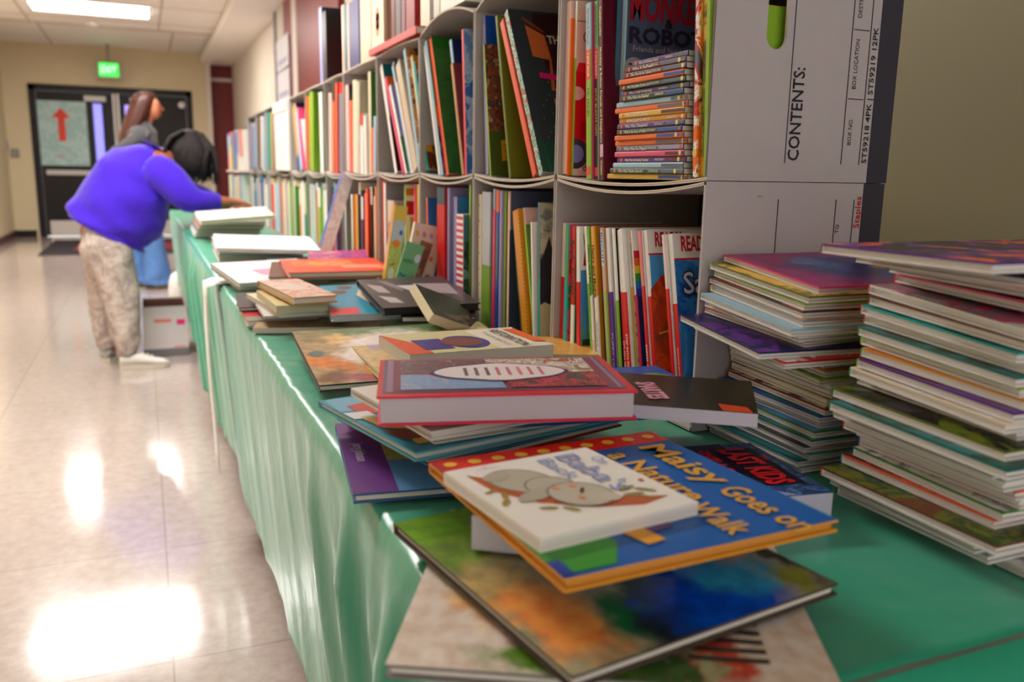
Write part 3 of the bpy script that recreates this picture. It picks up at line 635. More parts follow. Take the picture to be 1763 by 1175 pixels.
for k, (a, b, fr, lpx, s, s2) in enumerate(PB):
    z = zt_-pitch*(k+1); yf = min(y_at(lpx, XF+.012, z), 1.0850); yr = y_at(1188+(k % 3)*2-k*.3, XF+.012, z)
    T = frame((XF+.002+.008*random.random(), yr, z), (1, 0, 0), (0, 1, 0)); L = yf-yr
    dec = [('r', fr, 1.0, NAMES[b])]
    if s: dec += [('t', .13, .36, .75, s, (226, 214, 200), .02), ('o', .075, .36, (236, 96, 20))]
    if s2: dec += [('t', fr-.16, .13, .5, s2, (220, 206, 200), .02)]
    if k % 3 != 0: dec += [('o', .955-.05*(k % 2), .42, (224, 206, 110))]
    if k in (7, 8, 12, 13, 14, 15, 20): dec += [('o', .97, .36, (210, 70, 50))]
    bk = book('paperback', T, .135, L, pitch-.0003, NAMES[a], NAMES[a], kind='p', spine_deco=dec)
    tag(bk, '%s and %s spined paperback, %s from top of the flat pile' % (a, b, ORD[k]), 'book', 'paperbacks in the flat pile')
# ---- nearest lower box
def rdr(lo='red'): return dict(two=(.62, (240, 236, 232)))
def rd2(label, col=REDW, cov=None, deco=(), two=(.62, (240, 236, 232)), **k): d = dict(label=label, two=two, deco=deco, sc=mat(col, .3), spine_deco=[('t', .5, .3, .45, 'practice what is', (250, 220, 215))] if False else ()); d.update(k); return d
P1_ = 'nearest lower box'
hdr = lambda c=(196, 20, 30): [('r', 0, .865, 1, 1, (236, 226, 218)), ('t', .07, .905, .30, .17, 'READY-', c, .03), ('r', 0, .855, 1, .865, (204, 30, 40), 2)]
shelf_books(False, 0, [
 (964, 383, 958, 5, 'red', 'white', rd2('white and red spined reader at the left post of the nearest lower box')),
 (970, 386, 967, 6, 'turquoise', 'green+pink+red', dict(label='turquoise edged reader with green and pink cover, nearest lower box', two=(.6, (40, 150, 100)))),
 (976, 388, 980, 6, 'white', 'green', dict(label='reader with red upper spine beside the pink covered one, nearest lower box', two=(.45, (214, 20, 30)), spine_deco=[('t', .10, .38, .8, 'Ready, Freddy!', (40, 20, 30), .03)])),
 (984, 389, 992, 6, 'red', 'sky blue', rd2('reader with a starburst over green grass on its blue cover, nearest lower box', deco=[('r', 0, .70, 1, 1, (238, 234, 226))]+sx(.22, [('p', [(.15, .73), (.22, .84), (.15, .95), (.5, .9), (.95, .96), (.95, .73)], (190, 20, 26), 2), ('p', [(.3, .84), (.15, .95), (.5, .87)], (214, 190, 110), 3), ('p', [(.3, .84), (.6, .76), (.5, .84)], (214, 190, 110), 3)] + [('p', [(x, .15), (x+.06, .15), (x+.03+.1*(-1)**i, .50)], (96, 150, 40), 2) for i, x in enumerate((.05, .15, .25, .35, .45, .55))]+[('r', .1, .0, .75, .22, (26, 60, 30), 3), ('t', .16, .1, .45, .14, 'GRASS', (200, 220, 200), .02)]))),
 (1005, 391, 1018, 5, 'lime', 'white', rd2('lime green lower spined reader, fifth in the nearest lower box', (120, 180, 40), two=(.62, (232, 232, 224)))),
 (1009, 391, 1022, 5, 'white', 'green', rd2('green topped spine reader with dark script, nearest lower box', (232, 230, 224), two=(.55, (110, 180, 50)), spine_deco=[('t', .12, .34, .8, 'Henry and Mudge', (30, 50, 20), .03), ('t', .75, .2, .6, 'JUSTIN DRAKE', (214, 70, 60))])),
 (1016, 391, 1029, 7, 'white', 'amber', rd2('amber topped spine reader with white lower spine, nearest lower box', (232, 230, 224), two=(.55, (226, 160, 50)), spine_deco=[('t', .12, .34, .8, 'Henry and Mudge', (70, 40, 10), .03), ('t', .62, .16, .6, 'GOOD LUCK ME', (20, 120, 110)), ('t', .8, .18, .5, 'and the Lucky Bear', (30, 30, 40))])),
 (1023, 391, 1037, 7, 'navy', 'navy', dict(label='navy purple spined reader, nearest lower box', sc=mat((44, 36, 120), .3))),
 (1032, 393, 1046, 6, 'lime', 'tan', rd2('yellow-green spined reader topped blue and tan, nearest lower box', (176, 190, 100), two=(.60, (220, 170, 140)), spine_deco=[('r', .02, .24, (210, 220, 236)), ('t', .03, .2, .7, 'BISCUIT', (40, 80, 180), .02)])),
 (1036, 393, 1050, 7, 'purple', 'white', rd2('purple lower spined reader with white top, nearest lower box', (90, 40, 150), two=(.60, (238, 234, 236)), spine_deco=[('t', .66, .28, .5, 'PUPPY LOVE', (236, 230, 240))])),
 (1045, 394, 1060, 6, 'purple', 'white', rd2('dark purple lower spined reader beside the lime one, nearest lower box', (64, 36, 96), two=(.52, (238, 234, 236)))),
 (1050, 394, 1067, 5, 'lime', 'black', rd2('lime lower spined reader with a dark photographic cover, nearest lower box', (130, 184, 40), two=(.56, (236, 232, 226)), cov=None)),
 (1056, 396, 1075, 6, 'red', 'white', rd2('red spined reader just right of the dark cover, nearest lower box', spine_deco=[('t', .68, .26, .6, 'SPLISH SPLASH', (250, 220, 215), .02)])),
 (1063, 395, 1082, 7, 'red', 'white', rd2('red spined reader, right one of the adjoining pair, nearest lower box', spine_deco=[('t', .63, .3, .6, 'STEP INTO READING', (250, 220, 215), .02)])),
 (1070, 396, 1092, 4, 'yellow', 'lilac+white+grey', rd2('yellow lower spined reader with a misty grey cover, nearest lower box', (214, 170, 60), two=(.66, (226, 224, 218)))),
 (1084, 398, 1104, 4, 'pink', 'navy', rd2('reader with a rainbow on its dark blue cover, nearest lower box', (214, 30, 80), deco=[('r', 0, .88, 1, 1, (240, 230, 226))]+[('r', 0, .88-.045*(j+1), 1, .88-.045*j, c, 2) for j, c in enumerate(((206, 20, 60), (232, 100, 30), (230, 200, 40), (60, 160, 50), (20, 120, 190), (50, 50, 160)))])),
 (1097, 399, 1117, 6, 'red', 'white', rd2('pink topped red spined reader left of the orange cover, nearest lower box', (214, 16, 40), two=(.68, (232, 130, 140)), spine_deco=[('t', .66, .3, .6, 'BARREL OF PUMPKINS', (250, 220, 215), .02)])),
 (1103, 397, 1126, 7, 'red', 'sky blue', rd2('reader with orange boulder cover and READY header, nearest lower box', w=.155, deco=hdr()+[('r', 0, 0, 1, .16, (206, 150, 70)), ('p', [(0, .16), (0, .66), (.12, .74), (.45, .75), (.75, .66), (1, .6), (1, .16)], art([(200, 60, 14), (170, 44, 10), (120, 50, 20)], 16, 3), 2), ('p', [(.05, .40), (.9, .52), (.9, .53), (.05, .41)], (220, 140, 30), 3)])),
 (1138, 405, 1160, 6, 'red', 'white', rd2('left reader of the red pair beside the blue Sal cover, nearest lower box', two=(.7, (240, 214, 210)))),
 (1144, 404, 1167, 9, 'red', 'blue', rd2('reader titled Sal with blue sky cover, at right in the nearest lower box', w=.155, deco=hdr((206, 16, 26))+[('r', 0, 0, 1, .857, art([(18, 70, 150), (40, 110, 176), (86, 150, 200)], 3, 5)), ('t', .08, .665, .5, .30, 'Sal', (30, 40, 60), .075), ('t', .10, .67, .46, .29, 'Sal', (176, 178, 190), .0)] if False else hdr((206, 16, 26))+[('r', 0, 0, 1, .857, art([(18, 70, 150), (40, 110, 176), (86, 150, 200)], 3, 5)), ('t', .06, .665, .27, .27, 'Sal', (30, 40, 60), .06, 0), ('t', .07, .672, .25, .25, 'Sal', (186, 188, 200), .01, 0)], spine_deco=[('t', .62, .25, .3, 'PRACTICE MAKES PERFECT', (250, 220, 215), .02)])),
], P1_)
# ---- second nearest upper box
P2_ = 'second nearest upper box'
shelf_books(True, 1, [
 (807, 19, 823, 5, 'lilac', 'blue', dict(label='tall blue book with black lower cover at left, second nearest upper box', w=.24, deco=[('r', 0, 0, 1, .78, (16, 12, 16)), ('o', .28, .30, .26, .30, 0, (176, 160, 150), 2), ('p', [(.0, .50), (.28, .55), (.3, .48), (.1, .42)], (26, 60, 120), 3)])),
 (829, 79, 843, 3, 'lime', 'brown', dict(label='lime spined book with The Time Travel Guide label on cover, second upper box', w=.235, deco=[('r', 0, 0, 1, 1, art([(60, 40, 24), (150, 70, 40), (40, 44, 60), (176, 120, 90)], 30, 2)), ('r', 0, 0, 1, .34, (74, 82, 26), 2)]+sx(.5, [('p', [(.2, .11), (.58, .15), (.60, .29), (.2, .27)], (206, 150, 30), 3), ('t', .28, .235, .2, .07, 'THE', (30, 20, 10), .02), ('t', .24, .205, .34, .08, 'TIME', (30, 20, 10), .02), ('t', .25, .165, .33, .08, 'TRAVEL', (30, 20, 10), .02), ('t', .27, .125, .28, .08, 'Guide', (30, 20, 10), .02)]))),
 (852, 30, 876, 4, 'olive', 'olive', dict(label='book showing only a yellow-olive top edge, behind the dark space cover')),
 (831, 54, 892, 7, 'coral', 'red', dict(label='coral spined leaning book, left of three leaning together, second upper box')),
 (847, 81, 902, 4, 'purple', 'orange', dict(label='purple spined leaning book between coral and teal ones, second upper box', sc=art([(120, 60, 160), (200, 150, 130), (120, 60, 160)], 20, 3))),
 (841, 37, 907, 7, 'teal', 'dark grey', dict(label='leaning hardcover titled THE with pink ray gun on dark cover, second upper box', w=.24, sc=art([(20, 140, 120), (210, 225, 220), (30, 150, 130), (210, 60, 50)], 60, 4), kind='h', deco=[
   ('r', 0, 0, 1, 1, (46, 54, 58)), ('r', 0, 0, 1, .18, (20, 66, 48), 2)]+sx(.5, [('p', [(.36, .98), (1, .98), (1, .60), (.42, .62)], (52, 18, 26), 2), ('p', [(.22, .90), (.50, .84), (.53, .68), (.24, .70)], (206, 104, 50), 3), ('p', [(.20, .955), (.5, .87), (.5, .855), (.2, .935)], (150, 70, 30), 3),
   ('t', .53, .79, .28, .17, 'THE', (216, 204, 184), .025), ('t', .9, .77, .08, .17, 'C', (216, 204, 184), .025), ('t', .76, .55, .2, .5, 'S', (200, 200, 180), .0), ('p', [(.28, .60), (.58, .585), (.66, .60), (.78, .62), (.76, .47), (.70, .42), (.62, .44), (.66, .55), (.28, .565)], (222, 20, 110), 4), ('p', [(.62, .60), (.70, .63), (.80, .64), (.74, .58)], (222, 20, 110), 4),
   ('p', [(.50, .70), (.53, .70), (.48, .50), (.95, .49), (.95, .47), (.42, .49)], (206, 90, 30), 3), ('p', [(.62, .46), (.95, .45), (.95, .30), (.78, .32)], (196, 84, 26), 3), ('p', [(.70, .38), (.80, .38), (.86, .31), (.76, .31)], (70, 80, 76), 4), ('t', .42, .39, .14, .16, 'hi!', (222, 120, 60), .03), ('p', [(.52, .24), (.62, .28), (.9, .33), (.9, .21), (.6, .19)], (206, 30, 24), 4), ('p', [(.53, .26), (.58, .30), (.6, .26)], (30, 90, 190), 5)]+
   [('o', .2+.73*((i*37) % 23)/23, .2+.35*((i*53) % 31)/31, .005, .005, 0, (200, 210, 220), 3) for i in range(26)]+[('p', [(.1+.12*i, 0), (.16+.12*i, 0), (.13+.12*i+.03*(i % 3-1), .15)], (10, 90, 70), 4) for i in range(7)]))),
], P2_)
P3_ = 'third nearest upper box'
shelf_books(True, 2, [
 (711, 90, 741, 3, 'white', 'black', dict(label='white spined book with black lower cover leaning at left, third upper box')),
 (715, 82, 748, 4, 'pale blue', 'olive', dict(label='pale blue spined leaning book with olive and violet cover, third upper box', deco=[('r', 0, 0, 1, .35, art([(70, 30, 90), (120, 90, 110)], 14, 2)), ('r', 0, .35, .6, .5, (200, 130, 30))])),
 (728, 70, 761, 5, 'coral', 'green', dict(label='coral spined book with plain green cover and orange beak, third upper box', w=.24, deco=[('r', 0, 0, 1, 1, art([(52, 100, 44), (66, 116, 52), (36, 110, 30)], 3, 4))]+sx(.5, [('p', [(.42, .57), (.52, .60), (.66, .58), (.64, .52), (.5, .52)], (196, 80, 20), 3), ('p', [(.66, .60), (.95, .6), (.95, 0), (.8, 0)], (20, 30, 16), 2)]))),
 (773, 72, 797, 4, 'pale blue', 'navy', dict(label='pale blue spined leaning book with dusky lilac cover, third upper box', deco=[('r', 0, 0, 1, .78, (120, 104, 150))])),
 (772, 114, 795, 4, 'tan', 'dark red', dict(label='tan spined short leaning book, third upper box')),
 (794, 52, 800, 4, 'coral', 'pale blue', dict(label='red-pink spined upright book with pale blue painted cover, third upper box', sc=mat((230, 60, 80), .3), deco=[('r', 0, 0, 1, 1, art([(90, 130, 180), (150, 175, 200), (40, 100, 170)], 8, 2)), ('p', [(.1, 1), (1, 1), (1, .8)], (200, 10, 20), 3)])),
], P3_)
P4_ = 'fourth nearest upper box'
shelf_books(True, 3, [
 (625, 124, 652, 4, 'white', 'teal', dict(deco=[('r', 0, 0, 1, .5, (24, 20, 26))])),
 (637, 147, 668, 3, 'pink', 'orange'), (645, 160, 677, 3, 'white', 'lilac', dict(deco=[('r', 0, 0, 1, .4, (70, 120, 40))])),
 (643, 125, 672, 3, 'pale blue', 'blue', dict(dx=.02)), (656, 124, 688, 3, 'pale blue', 'lilac'), (664, 150, 690, 2, 'white', 'coral', {}), (668, 122, 698, 8, 'beige', 'beige'),
 (680, 112, 704, 3, 'purple', 'white'), (684, 93, 710, 4, 'pale blue', 'brown+tan+amber+white'), (698, 104, 722, 4, 'cream', 'amber'), (706, 112, 732, 4, 'turquoise', 'amber+brown'),
], P4_)
P5_ = 'fifth nearest upper box'
shelf_books(True, 4, [
 (588, 150, 590, 5, 'pale pink', 'dark grey'), (596, 175, 597, 5, 'coral', 'brown'), (603, 140, 604, 6, 'cream', 'cream'), (611, 142, 612, 5, 'beige', 'beige', dict(label='beige flecked spined book in the fifth nearest upper box', two=(.35, (200, 196, 176)))), (619, 195, 620, 4, 'red', 'white', dict(two=(.8, (230, 40, 30)), sc=mat((236, 232, 228)))),
 (626, 200, 627, 4, 'white', 'white'), (632, 125, 633, 4, 'cream', 'green'), (637, 220, 637, 4, 'orange', 'lime'), (643, 200, 643, 4, 'pale blue', 'black'),
], P5_)
P6_ = 'sixth nearest upper box'
shelf_books(True, 5, [
 (566, 160, 567, 4, 'pale pink', 'white'), (571, 143, 572, 4, 'black', 'orange', dict(two=(.8, (24, 20, 20)), sc=mat((206, 110, 60)))), (577, 143, 578, 3, 'coral', 'red'),
 (581, 143, 582, 7, 'grey', 'grey', dict(label='grey spined book with bright red top in the sixth nearest upper box', two=(.88, (226, 12, 14)), sc=mat((130, 124, 134)))),
], P6_)
P7_ = 'seventh nearest upper box'
shelf_books(True, 6, [
 (532, 148, 534, 6, 'lime', 'lime', dict(kind='h')), (548, 160, 552, 5, 'white', 'lime'), (556, 170, 559, 4, 'dark green', 'dark green', {}),
], P7_)
P8_ = 'eighth nearest upper box'
shelf_books(True, 7, [
 (496, 192, 508, 7, 'navy', 'amber', dict(two=(.25, (60, 50, 140)), sc=mat((222, 160, 60)))) if False else (497, 192, 507, 6, 'navy', 'navy', dict(two=(.22, (220, 160, 60)), sc=mat((58, 48, 140), .3))), (504, 195, 514, 4, 'pale blue', 'pink'), (508, 215, 519, 3, 'pink', 'white'),
 (514, 170, 514, 7, 'orange', 'orange', dict(label='bright orange book with a red top, eighth nearest upper box')),
], P8_)
P10 = 'tenth nearest upper box'
shelf_books(True, 9, [(454, 192, 456, 3, 'turquoise', 'turquoise'), (458, 195, 459, 3, 'yellow', 'yellow'), (462, 195, 463, 4, 'purple', 'orange'), (467, 200, 468, 3, 'orange', 'orange'), (471, 196, 472, 4, 'white', 'white')], P10)
P11 = 'eleventh nearest upper box'
shelf_books(True, 10, [(441, 200, 442, 4, 'brown', 'brown'), (446, 200, 447, 4, 'white', 'white'), (450, 196, 451, 4, 'pale blue', 'pale blue')], P11)
P12 = 'twelfth nearest upper box'
shelf_books(True, 11, [(425, 214, 426, 5, 'lilac', 'pale blue'), (431, 212, 432, 6, 'pale blue', 'white')], P12)
# ---- lower row
Q2 = 'second nearest lower box'
shelf_books(False, 1, [
 (818, 334, 822, 6, 'cream', 'cream', dict(label='cream book with green dots on its spine, second nearest lower box', spine_deco=[('o', .08+.12*i, .12, (90, 140, 60)) for i in range(8)])),
 (829, 330, 828, 14, 'grey', 'grey', dict(label='thick pale grey and green spined book, second nearest lower box', kind='h', two=(.47, (176, 180, 188)), sc=mat((110, 150, 36), .4))),
 (845, 317, 846, 4, 'pink', 'grey', dict(label='thin grey and pink spined book with red script, second nearest lower box', two=(.86, (150, 156, 176)), sc=mat((226, 50, 90), .3), spine_deco=[('t', .4, .4, .8, 'American Road', (240, 200, 210), .02)] if False else ())),
 (851, 312, 851, 5, 'blue', 'blue', dict(label='blue spined book with an orange top, second nearest lower box', two=(.85, (230, 96, 40)), sc=mat((20, 70, 150), .3), spine_deco=[('r', .3, .6, (20, 100, 120))])),
 (857, 322, 857, 4, 'lilac', 'lilac', {}), (861, 315, 862, 3, 'lime', 'dark red', dict(w=.24)),
 (869, 323, 871, 4, 'pale pink', 'slate', dict(label='pale pink spined book with a castle on its slate cover, second lower box', w=.23, deco=[('r', 0, 0, 1, .74, (30, 40, 54), 1)]+sx(.42, [('p', [(.25, .72), (.3, .86), (.35, .72)], (20, 24, 34), 2), ('r', .38, .74, .62, .84, (100, 104, 116), 2), ('p', [(.7, .72), (.75, .84), (.8, .72)], (20, 24, 34), 3)]))),
 (866, 375, 887, 3, 'dark grey', 'white', dict(label='thin dark leaning spine with white script beside the amber one')),
 (866, 363, 891, 11, 'amber', 'amber', dict(label='thick amber spined leaning book with dashed edge, second nearest lower box', kind='h', spine_deco=[('r', .01+i*.03, .022+i*.03, (40, 26, 20), .86, .97) for i in range(32)])),
 (879, 357, 905, 3, 'coral', 'pale pink', dict(two=(.5, (236, 200, 176)), dx=.016)),
 (888, 387, 909, 4, 'lime', 'olive', dict(label='lime spined leaning book with a T on its olive cover, second lower box', deco=[('r', 0, 0, 1, 1, (96, 124, 36)), ('t', .10, .80, .08, .16, 'T', (40, 60, 20), .03), ('o', .30, .62, .16, .16, 0, (50, 74, 26), 3)])),
 (908, 382, 912, 3, 'white', 'white', {}),
 (914, 348, 914, 4, 'turquoise', 'tan', dict(label='book with a dark tree against pale sky on its cover, second lower box', w=.235, two=(.5, (60, 120, 140)), deco=[('r', 0, 0, 1, 1, (206, 186, 146)), ('r', 0, .35, 1, 1, art([(150, 146, 128), (196, 184, 156), (120, 124, 120)], 6, 2))]+sx(.26, [('p', [(0, .32), (0, .62), (.1, .66), (.2, .72), (.28, .78), (.36, .70), (.42, .76), (.5, .68), (.7, .66), (1, .62), (1, .34), (.6, .36), (.3, .32), (.15, .34)], (44, 38, 42), 3), ('t', .52, .90, .3, .13, 'The', (50, 46, 44), .01), ('t', .52, .08, .12, .28, 'F', (176, 20, 30), .05), ('t', .5, .02, .3, .2, 'by', (150, 90, 60), .01)]))),
], Q2)
Q3 = 'third nearest lower box'
shelf_books(False, 2, [
 (733, 341, 737, 3, 'orange', 'blue', dict(deco=[('r', 0, 0, 1, 1, (24, 110, 180))])), (750, 322, 752, 13, 'red', 'red', dict(label='red spined book with a dark teal top, third nearest lower box', kind='h', two=(.86, (16, 66, 70)))),
 (769, 317, 770, 3, 'lilac', 'lilac', {}), (774, 338, 774, 7, 'lilac', 'sky blue', {}),
 (784, 368, 785, 12, 'red', 'dark green', dict(label='short book with red and white striped spine, third nearest lower box', kind='h', dx=-.006, sc=mat((236, 226, 222)), spine_deco=[('r', .02+i*.06, .05+i*.06, (206, 24, 66)) for i in range(16)], deco=[('r', 0, 0, 1, 1, art([(20, 44, 26), (60, 96, 90), (30, 60, 20), (110, 150, 150)], 9, 4)), ('r', 0, .75, 1, 1, (60, 110, 120), 2)])),
 (796, 317, 797, 3, 'lime', 'olive', dict(deco=[('r', 0, 0, 1, 1, (84, 100, 24)), ('o', .5, .93, .3, .12, 0, (40, 40, 26), 2)])), (808, 338, 806, 4, 'turquoise', 'green', dict(deco=[('r', 0, 0, 1, 1, (70, 140, 24)), ('o', .35, .88, .14, .05, .6, (220, 110, 30), 2), ('p', [(.2, .6), (.4, .64), (.3, .75), (.2, .7)], (180, 20, 30), 3)])),
], Q3)
Q4 = 'fourth nearest lower box'
shelf_books(False, 3, [
 (652, 310, 653, 3, 'coral', 'pale pink'), (661, 315, 661, 3, 'white', 'grey'), (655, 343, 658, 11, 'beige', 'beige', dict(label='wide grey-beige book with red letters, fourth nearest lower box', kind='h', deco=[('t', .2, .5, .5, .5, 'SJ', (160, 10, 40), .03)] if False else (), spine_deco=[('t', .25, .45, .8, 'SJL', (166, 14, 50), .05)])),
 (684, 350, 685, 3, 'navy', 'grey'), (694, 318, 697, 3, 'lime', 'white', dict(label='lime spined book with a yellow house window cover, fourth nearest lower box', deco=[('r', 0, .9, 1, .97, (216, 120, 20)), ('r', 0, .72, 1, .85, (190, 14, 50)), ('r', .05, .02, .95, .70, (186, 170, 90)), ('r', .1, .44, .85, .60, (40, 36, 40), 2), ('r', .2, .46, .7, .58, (190, 190, 190), 3), ('o', .4, .52, .1, .1, 0, (200, 110, 40), 4), ('r', 0, .02, .5, .24, (230, 110, 20), 3)])),
 (712, 317, 713, 4, 'red', 'yellow', {}), (719, 318, 719, 3, 'yellow', 'orange', {}),
], Q4)
def fill(up, i, place, seq, h0=.22, h1=.268, lean=0.0):
    """a row of upright books filling one box from its far end to its near end"""
    rng = random.Random(i*7+(5 if up else 0)); zb = floor_z(up, i, YB[i]); y = YB[i+1]-0.012
    for k, (c, cv, t) in enumerate(seq):
        h = rng.uniform(h0, h1); t = t*1.0; y -= t+0.0006
        if y < YB[i]+0.008: break
        zb = floor_z(up, i, y+t); w = rng.uniform(.16, .22)
        b = book('picture_book', frame((XF+rng.uniform(.002, .02), y+t, zb+0.0015), (1, 0, 0), (0, math.sin(lean), math.cos(lean))), w, h, t, colmat(cv, k), colmat(c, k), kind='h', two=(rng.choice((.3, .5, .7, .8)), NAMES[rng.choice(['white', 'cream', cv.split('+')[0]])]) if k % 2 else None)
        look = '%s spined' % c if c == cv else '%s spined, %s covered' % (c, cv.split('+')[0])
        tag(b, '%s book, %s from left in the %s' % (look, ORD[k], place), 'book', 'books in the %s' % place)
R_ = lambda s, t: [(a, a if '/' not in a else a.split('/')[1], t*(0.7+0.6*((j*29) % 17)/17)) if '/' not in a else (a.split('/')[0], a.split('/')[1], t*(0.7+0.6*((j*29) % 17)/17)) for j, a in enumerate(s.split(','))]
fill(False, 4, 'fifth nearest lower box', R_('green,tan,coral/cream,white/lime,orange,teal/cream,yellow/navy,purple/brown,dark grey,maroon/purple,brown,coral,orange/red,dark green,pale pink,grey,amber,dark red', .020))
fill(False, 5, 'sixth nearest lower box', R_('navy,pale blue,green/lime,dark grey,pink/cream,olive,purple,brown/dark red,dark grey,tan,slate,cream', .021))
fill(False, 6, 'seventh nearest lower box', R_('white,cream/pale pink,teal,white,green/white,pale blue,orange/white,lime,white,turquoise,pale pink,blue,white', .024))
fill(False, 7, 'eighth nearest lower box', R_('lime,cream,green,turquoise/white,yellow,coral/cream,white,grey,white/pale pink,teal,cream,green', .026))
fill(False, 8, 'ninth nearest lower box', R_('tan,pale pink,orange,white/grey,cream,lilac,maroon/brown,beige,white,lime,yellow,cream', .028))
fill(False, 9, 'tenth nearest lower box', R_('white,amber,lime,white/cream,coral,navy,yellow,pale blue,white,green,yellow', .03))
fill(False, 10, 'eleventh nearest lower box', R_('pale blue,white,blue,green,sky blue/white,yellow,lilac,white,turquoise,orange', .032))
fill(False, 11, 'twelfth nearest lower box', R_('white,green/cream,cream,pale pink,teal,sky blue,white,lilac,pale blue,cream', .032))
fill(True, 9, 'tenth nearest upper box', [], .2) if False else None
fill(True, 10, 'eleventh nearest upper box', [], .2) if False else None
# books between the far posts of the upper row that fill the gaps left of the orange one
fill(True, 4, 'gap of the fifth upper box', [], .2) if False else None
# ---- far group of books standing on the table past the last box
rng = random.Random(5)
far = 'coral,white,cream,pale pink,red,pale blue,white,pink,yellow,lilac,white,cream,sky blue,coral,white'.split(',')
for lvl in (0, 1):
    y = 6.985
    for k, c in enumerate(far):
        t = rng.uniform(.045, .085); y -= t+.004
        if lvl: c = far[(k*4+3) % 15]
        h = rng.uniform(.24, .275); z = ZT+.001 if lvl == 0 else 1.049
        if y < 5.52: break
        b = book('picture_book', frame((XF+rng.uniform(-.0, .03), y+t, z), (1, 0, 0), (0, 0, 1)), .2, h, t, NAMES[c], NAMES[c], kind='h', two=(rng.uniform(.3, .7), NAMES[rng.choice(['white', 'cream', 'coral', 'sky blue'])]))
        tag(b, '%s spined book standing %s from left in the far %s open row' % (c, ORD[k], 'lower' if lvl == 0 else 'upper'), 'book', 'books in the far open rows')
m = MB()
for z in (1.035,): m.box((0, 0, z-ZT), (.27, 1.52, z-ZT+.012), TRIMW)
for y in (0, 1.508): m.box((0.06, y, 0), (.27, y+.012, .29), TRIMW)
m.box((.258, 0, 0), (.27, 1.52, .58), TRIMW)
e = m.build('book_rack'); e.location = (XF, 5.49, ZT); tag(e, 'far white open rack holding the farthest two rows of books', 'rack')
# ---------------------------------------------------------------- things on top of the boxes
def upright(name, px0, px1, ty, z, label, cov, sp, w=.17, kind='h', x=XF+.02, lean=0.0, hh=None, **k):
    ya, yb = y_at(px0, x, z), y_at(px1, x, z); h = hh or onx(px0, ty, x).z-z
    b = book(name, frame((x, ya, z), (1, 0, 0), (0, lean, 1)), w, max(.05, min(h, .34)), ya-yb, cov, sp, kind=kind, **k); tag(b, label, 'book', 'books on top of the boxes'); return b
zt1 = ZU+.006
upright('picture_book', 552, 556, 12, zt1, 'pale blue spined book opened wide beside the black cover, on top row', (20, 18, 26), (160, 160, 214), .20)
upright('picture_book', 557, 563, 20, zt1, 'black covered hardcover standing open at the left end of the top row', (12, 12, 20), (24, 20, 40), .22)
for k, (a, b_, t, c, s, lb) in enumerate(((590, 593, 8, 'coral', 'pale pink', 'pink spined slim book'), (594, 598, 6, 'teal', 'teal', 'teal spined slim book'), (599, 602, 5, 'pale pink', 'pale pink', 'pale pink spined thin book'), (603, 619, 4, 'navy', 'navy', 'thick navy book'))):
    upright('picture_book', a, b_, t, zt1, '%s standing on the boxes left of the beige block' % lb, NAMES[c], NAMES[s] if c != 'navy' else (22, 24, 110))
upright('picture_book', 621, 640, -60, zt1, 'thick beige book standing on the boxes right of the navy one', (206, 190, 160), (206, 190, 160))
upright('picture_book', 641, 661, -60, zt1, 'thick cream book with faint red characters on its spine, top row', (228, 214, 180), (232, 218, 184), spine_deco=[('o', .62, .18, (214, 120, 90)), ('o', .70, .16, (200, 140, 60)), ('o', .55, .16, (200, 140, 60))])
for a, b_, c, lb in ((664, 672, (96, 50, 36), 'brown spined'), (673, 680, (120, 70, 60), 'reddish brown spined'), (681, 690, (86, 60, 66), 'dusky brown spined'), (691, 698, (110, 14, 40), 'wine red spined'), (699, 714, (150, 0, 16), 'thick crimson')):
    upright('picture_book', a, b_, -60, zt1+.022, '%s book standing on the flat red book, top row' % lb, c, c, x=XF+.03)
a = y_at(640, XF, zt1); b_ = y_at(722, XF, zt1)
bk = book('picture_book', frame((XF-.008, b_, zt1), (1, .0, 0), (0, 1, 0)), .21, a-b_, .018, (190, 30, 34), (206, 40, 40)); tag(bk, 'red hardcover lying flat on the boxes under the dark red books', 'book', 'books on top of the boxes')
m = MB(); ya, yb = y_at(716, XF, zt1), y_at(742, XF, zt1); zt2 = ZU+.036
upright('picture_book', 724, 740, -60, zt2-.012, 'thick cream book with dark edge standing right of the crimson one', (222, 208, 184), (228, 214, 190))
upright('picture_book', 742, 745, -60, zt2, 'thin dark spined book on the bowed box top', (60, 50, 46), (70, 60, 56))
upright('picture_book', 746, 757, -60, zt2, 'pale grey-green spined book on the bowed box top', (190, 190, 170), (196, 196, 176))
upright('picture_book', 758, 800, -60, zt2+.002, 'very thick off-white binder standing on the bowed box top', (226, 220, 208), (232, 226, 216))
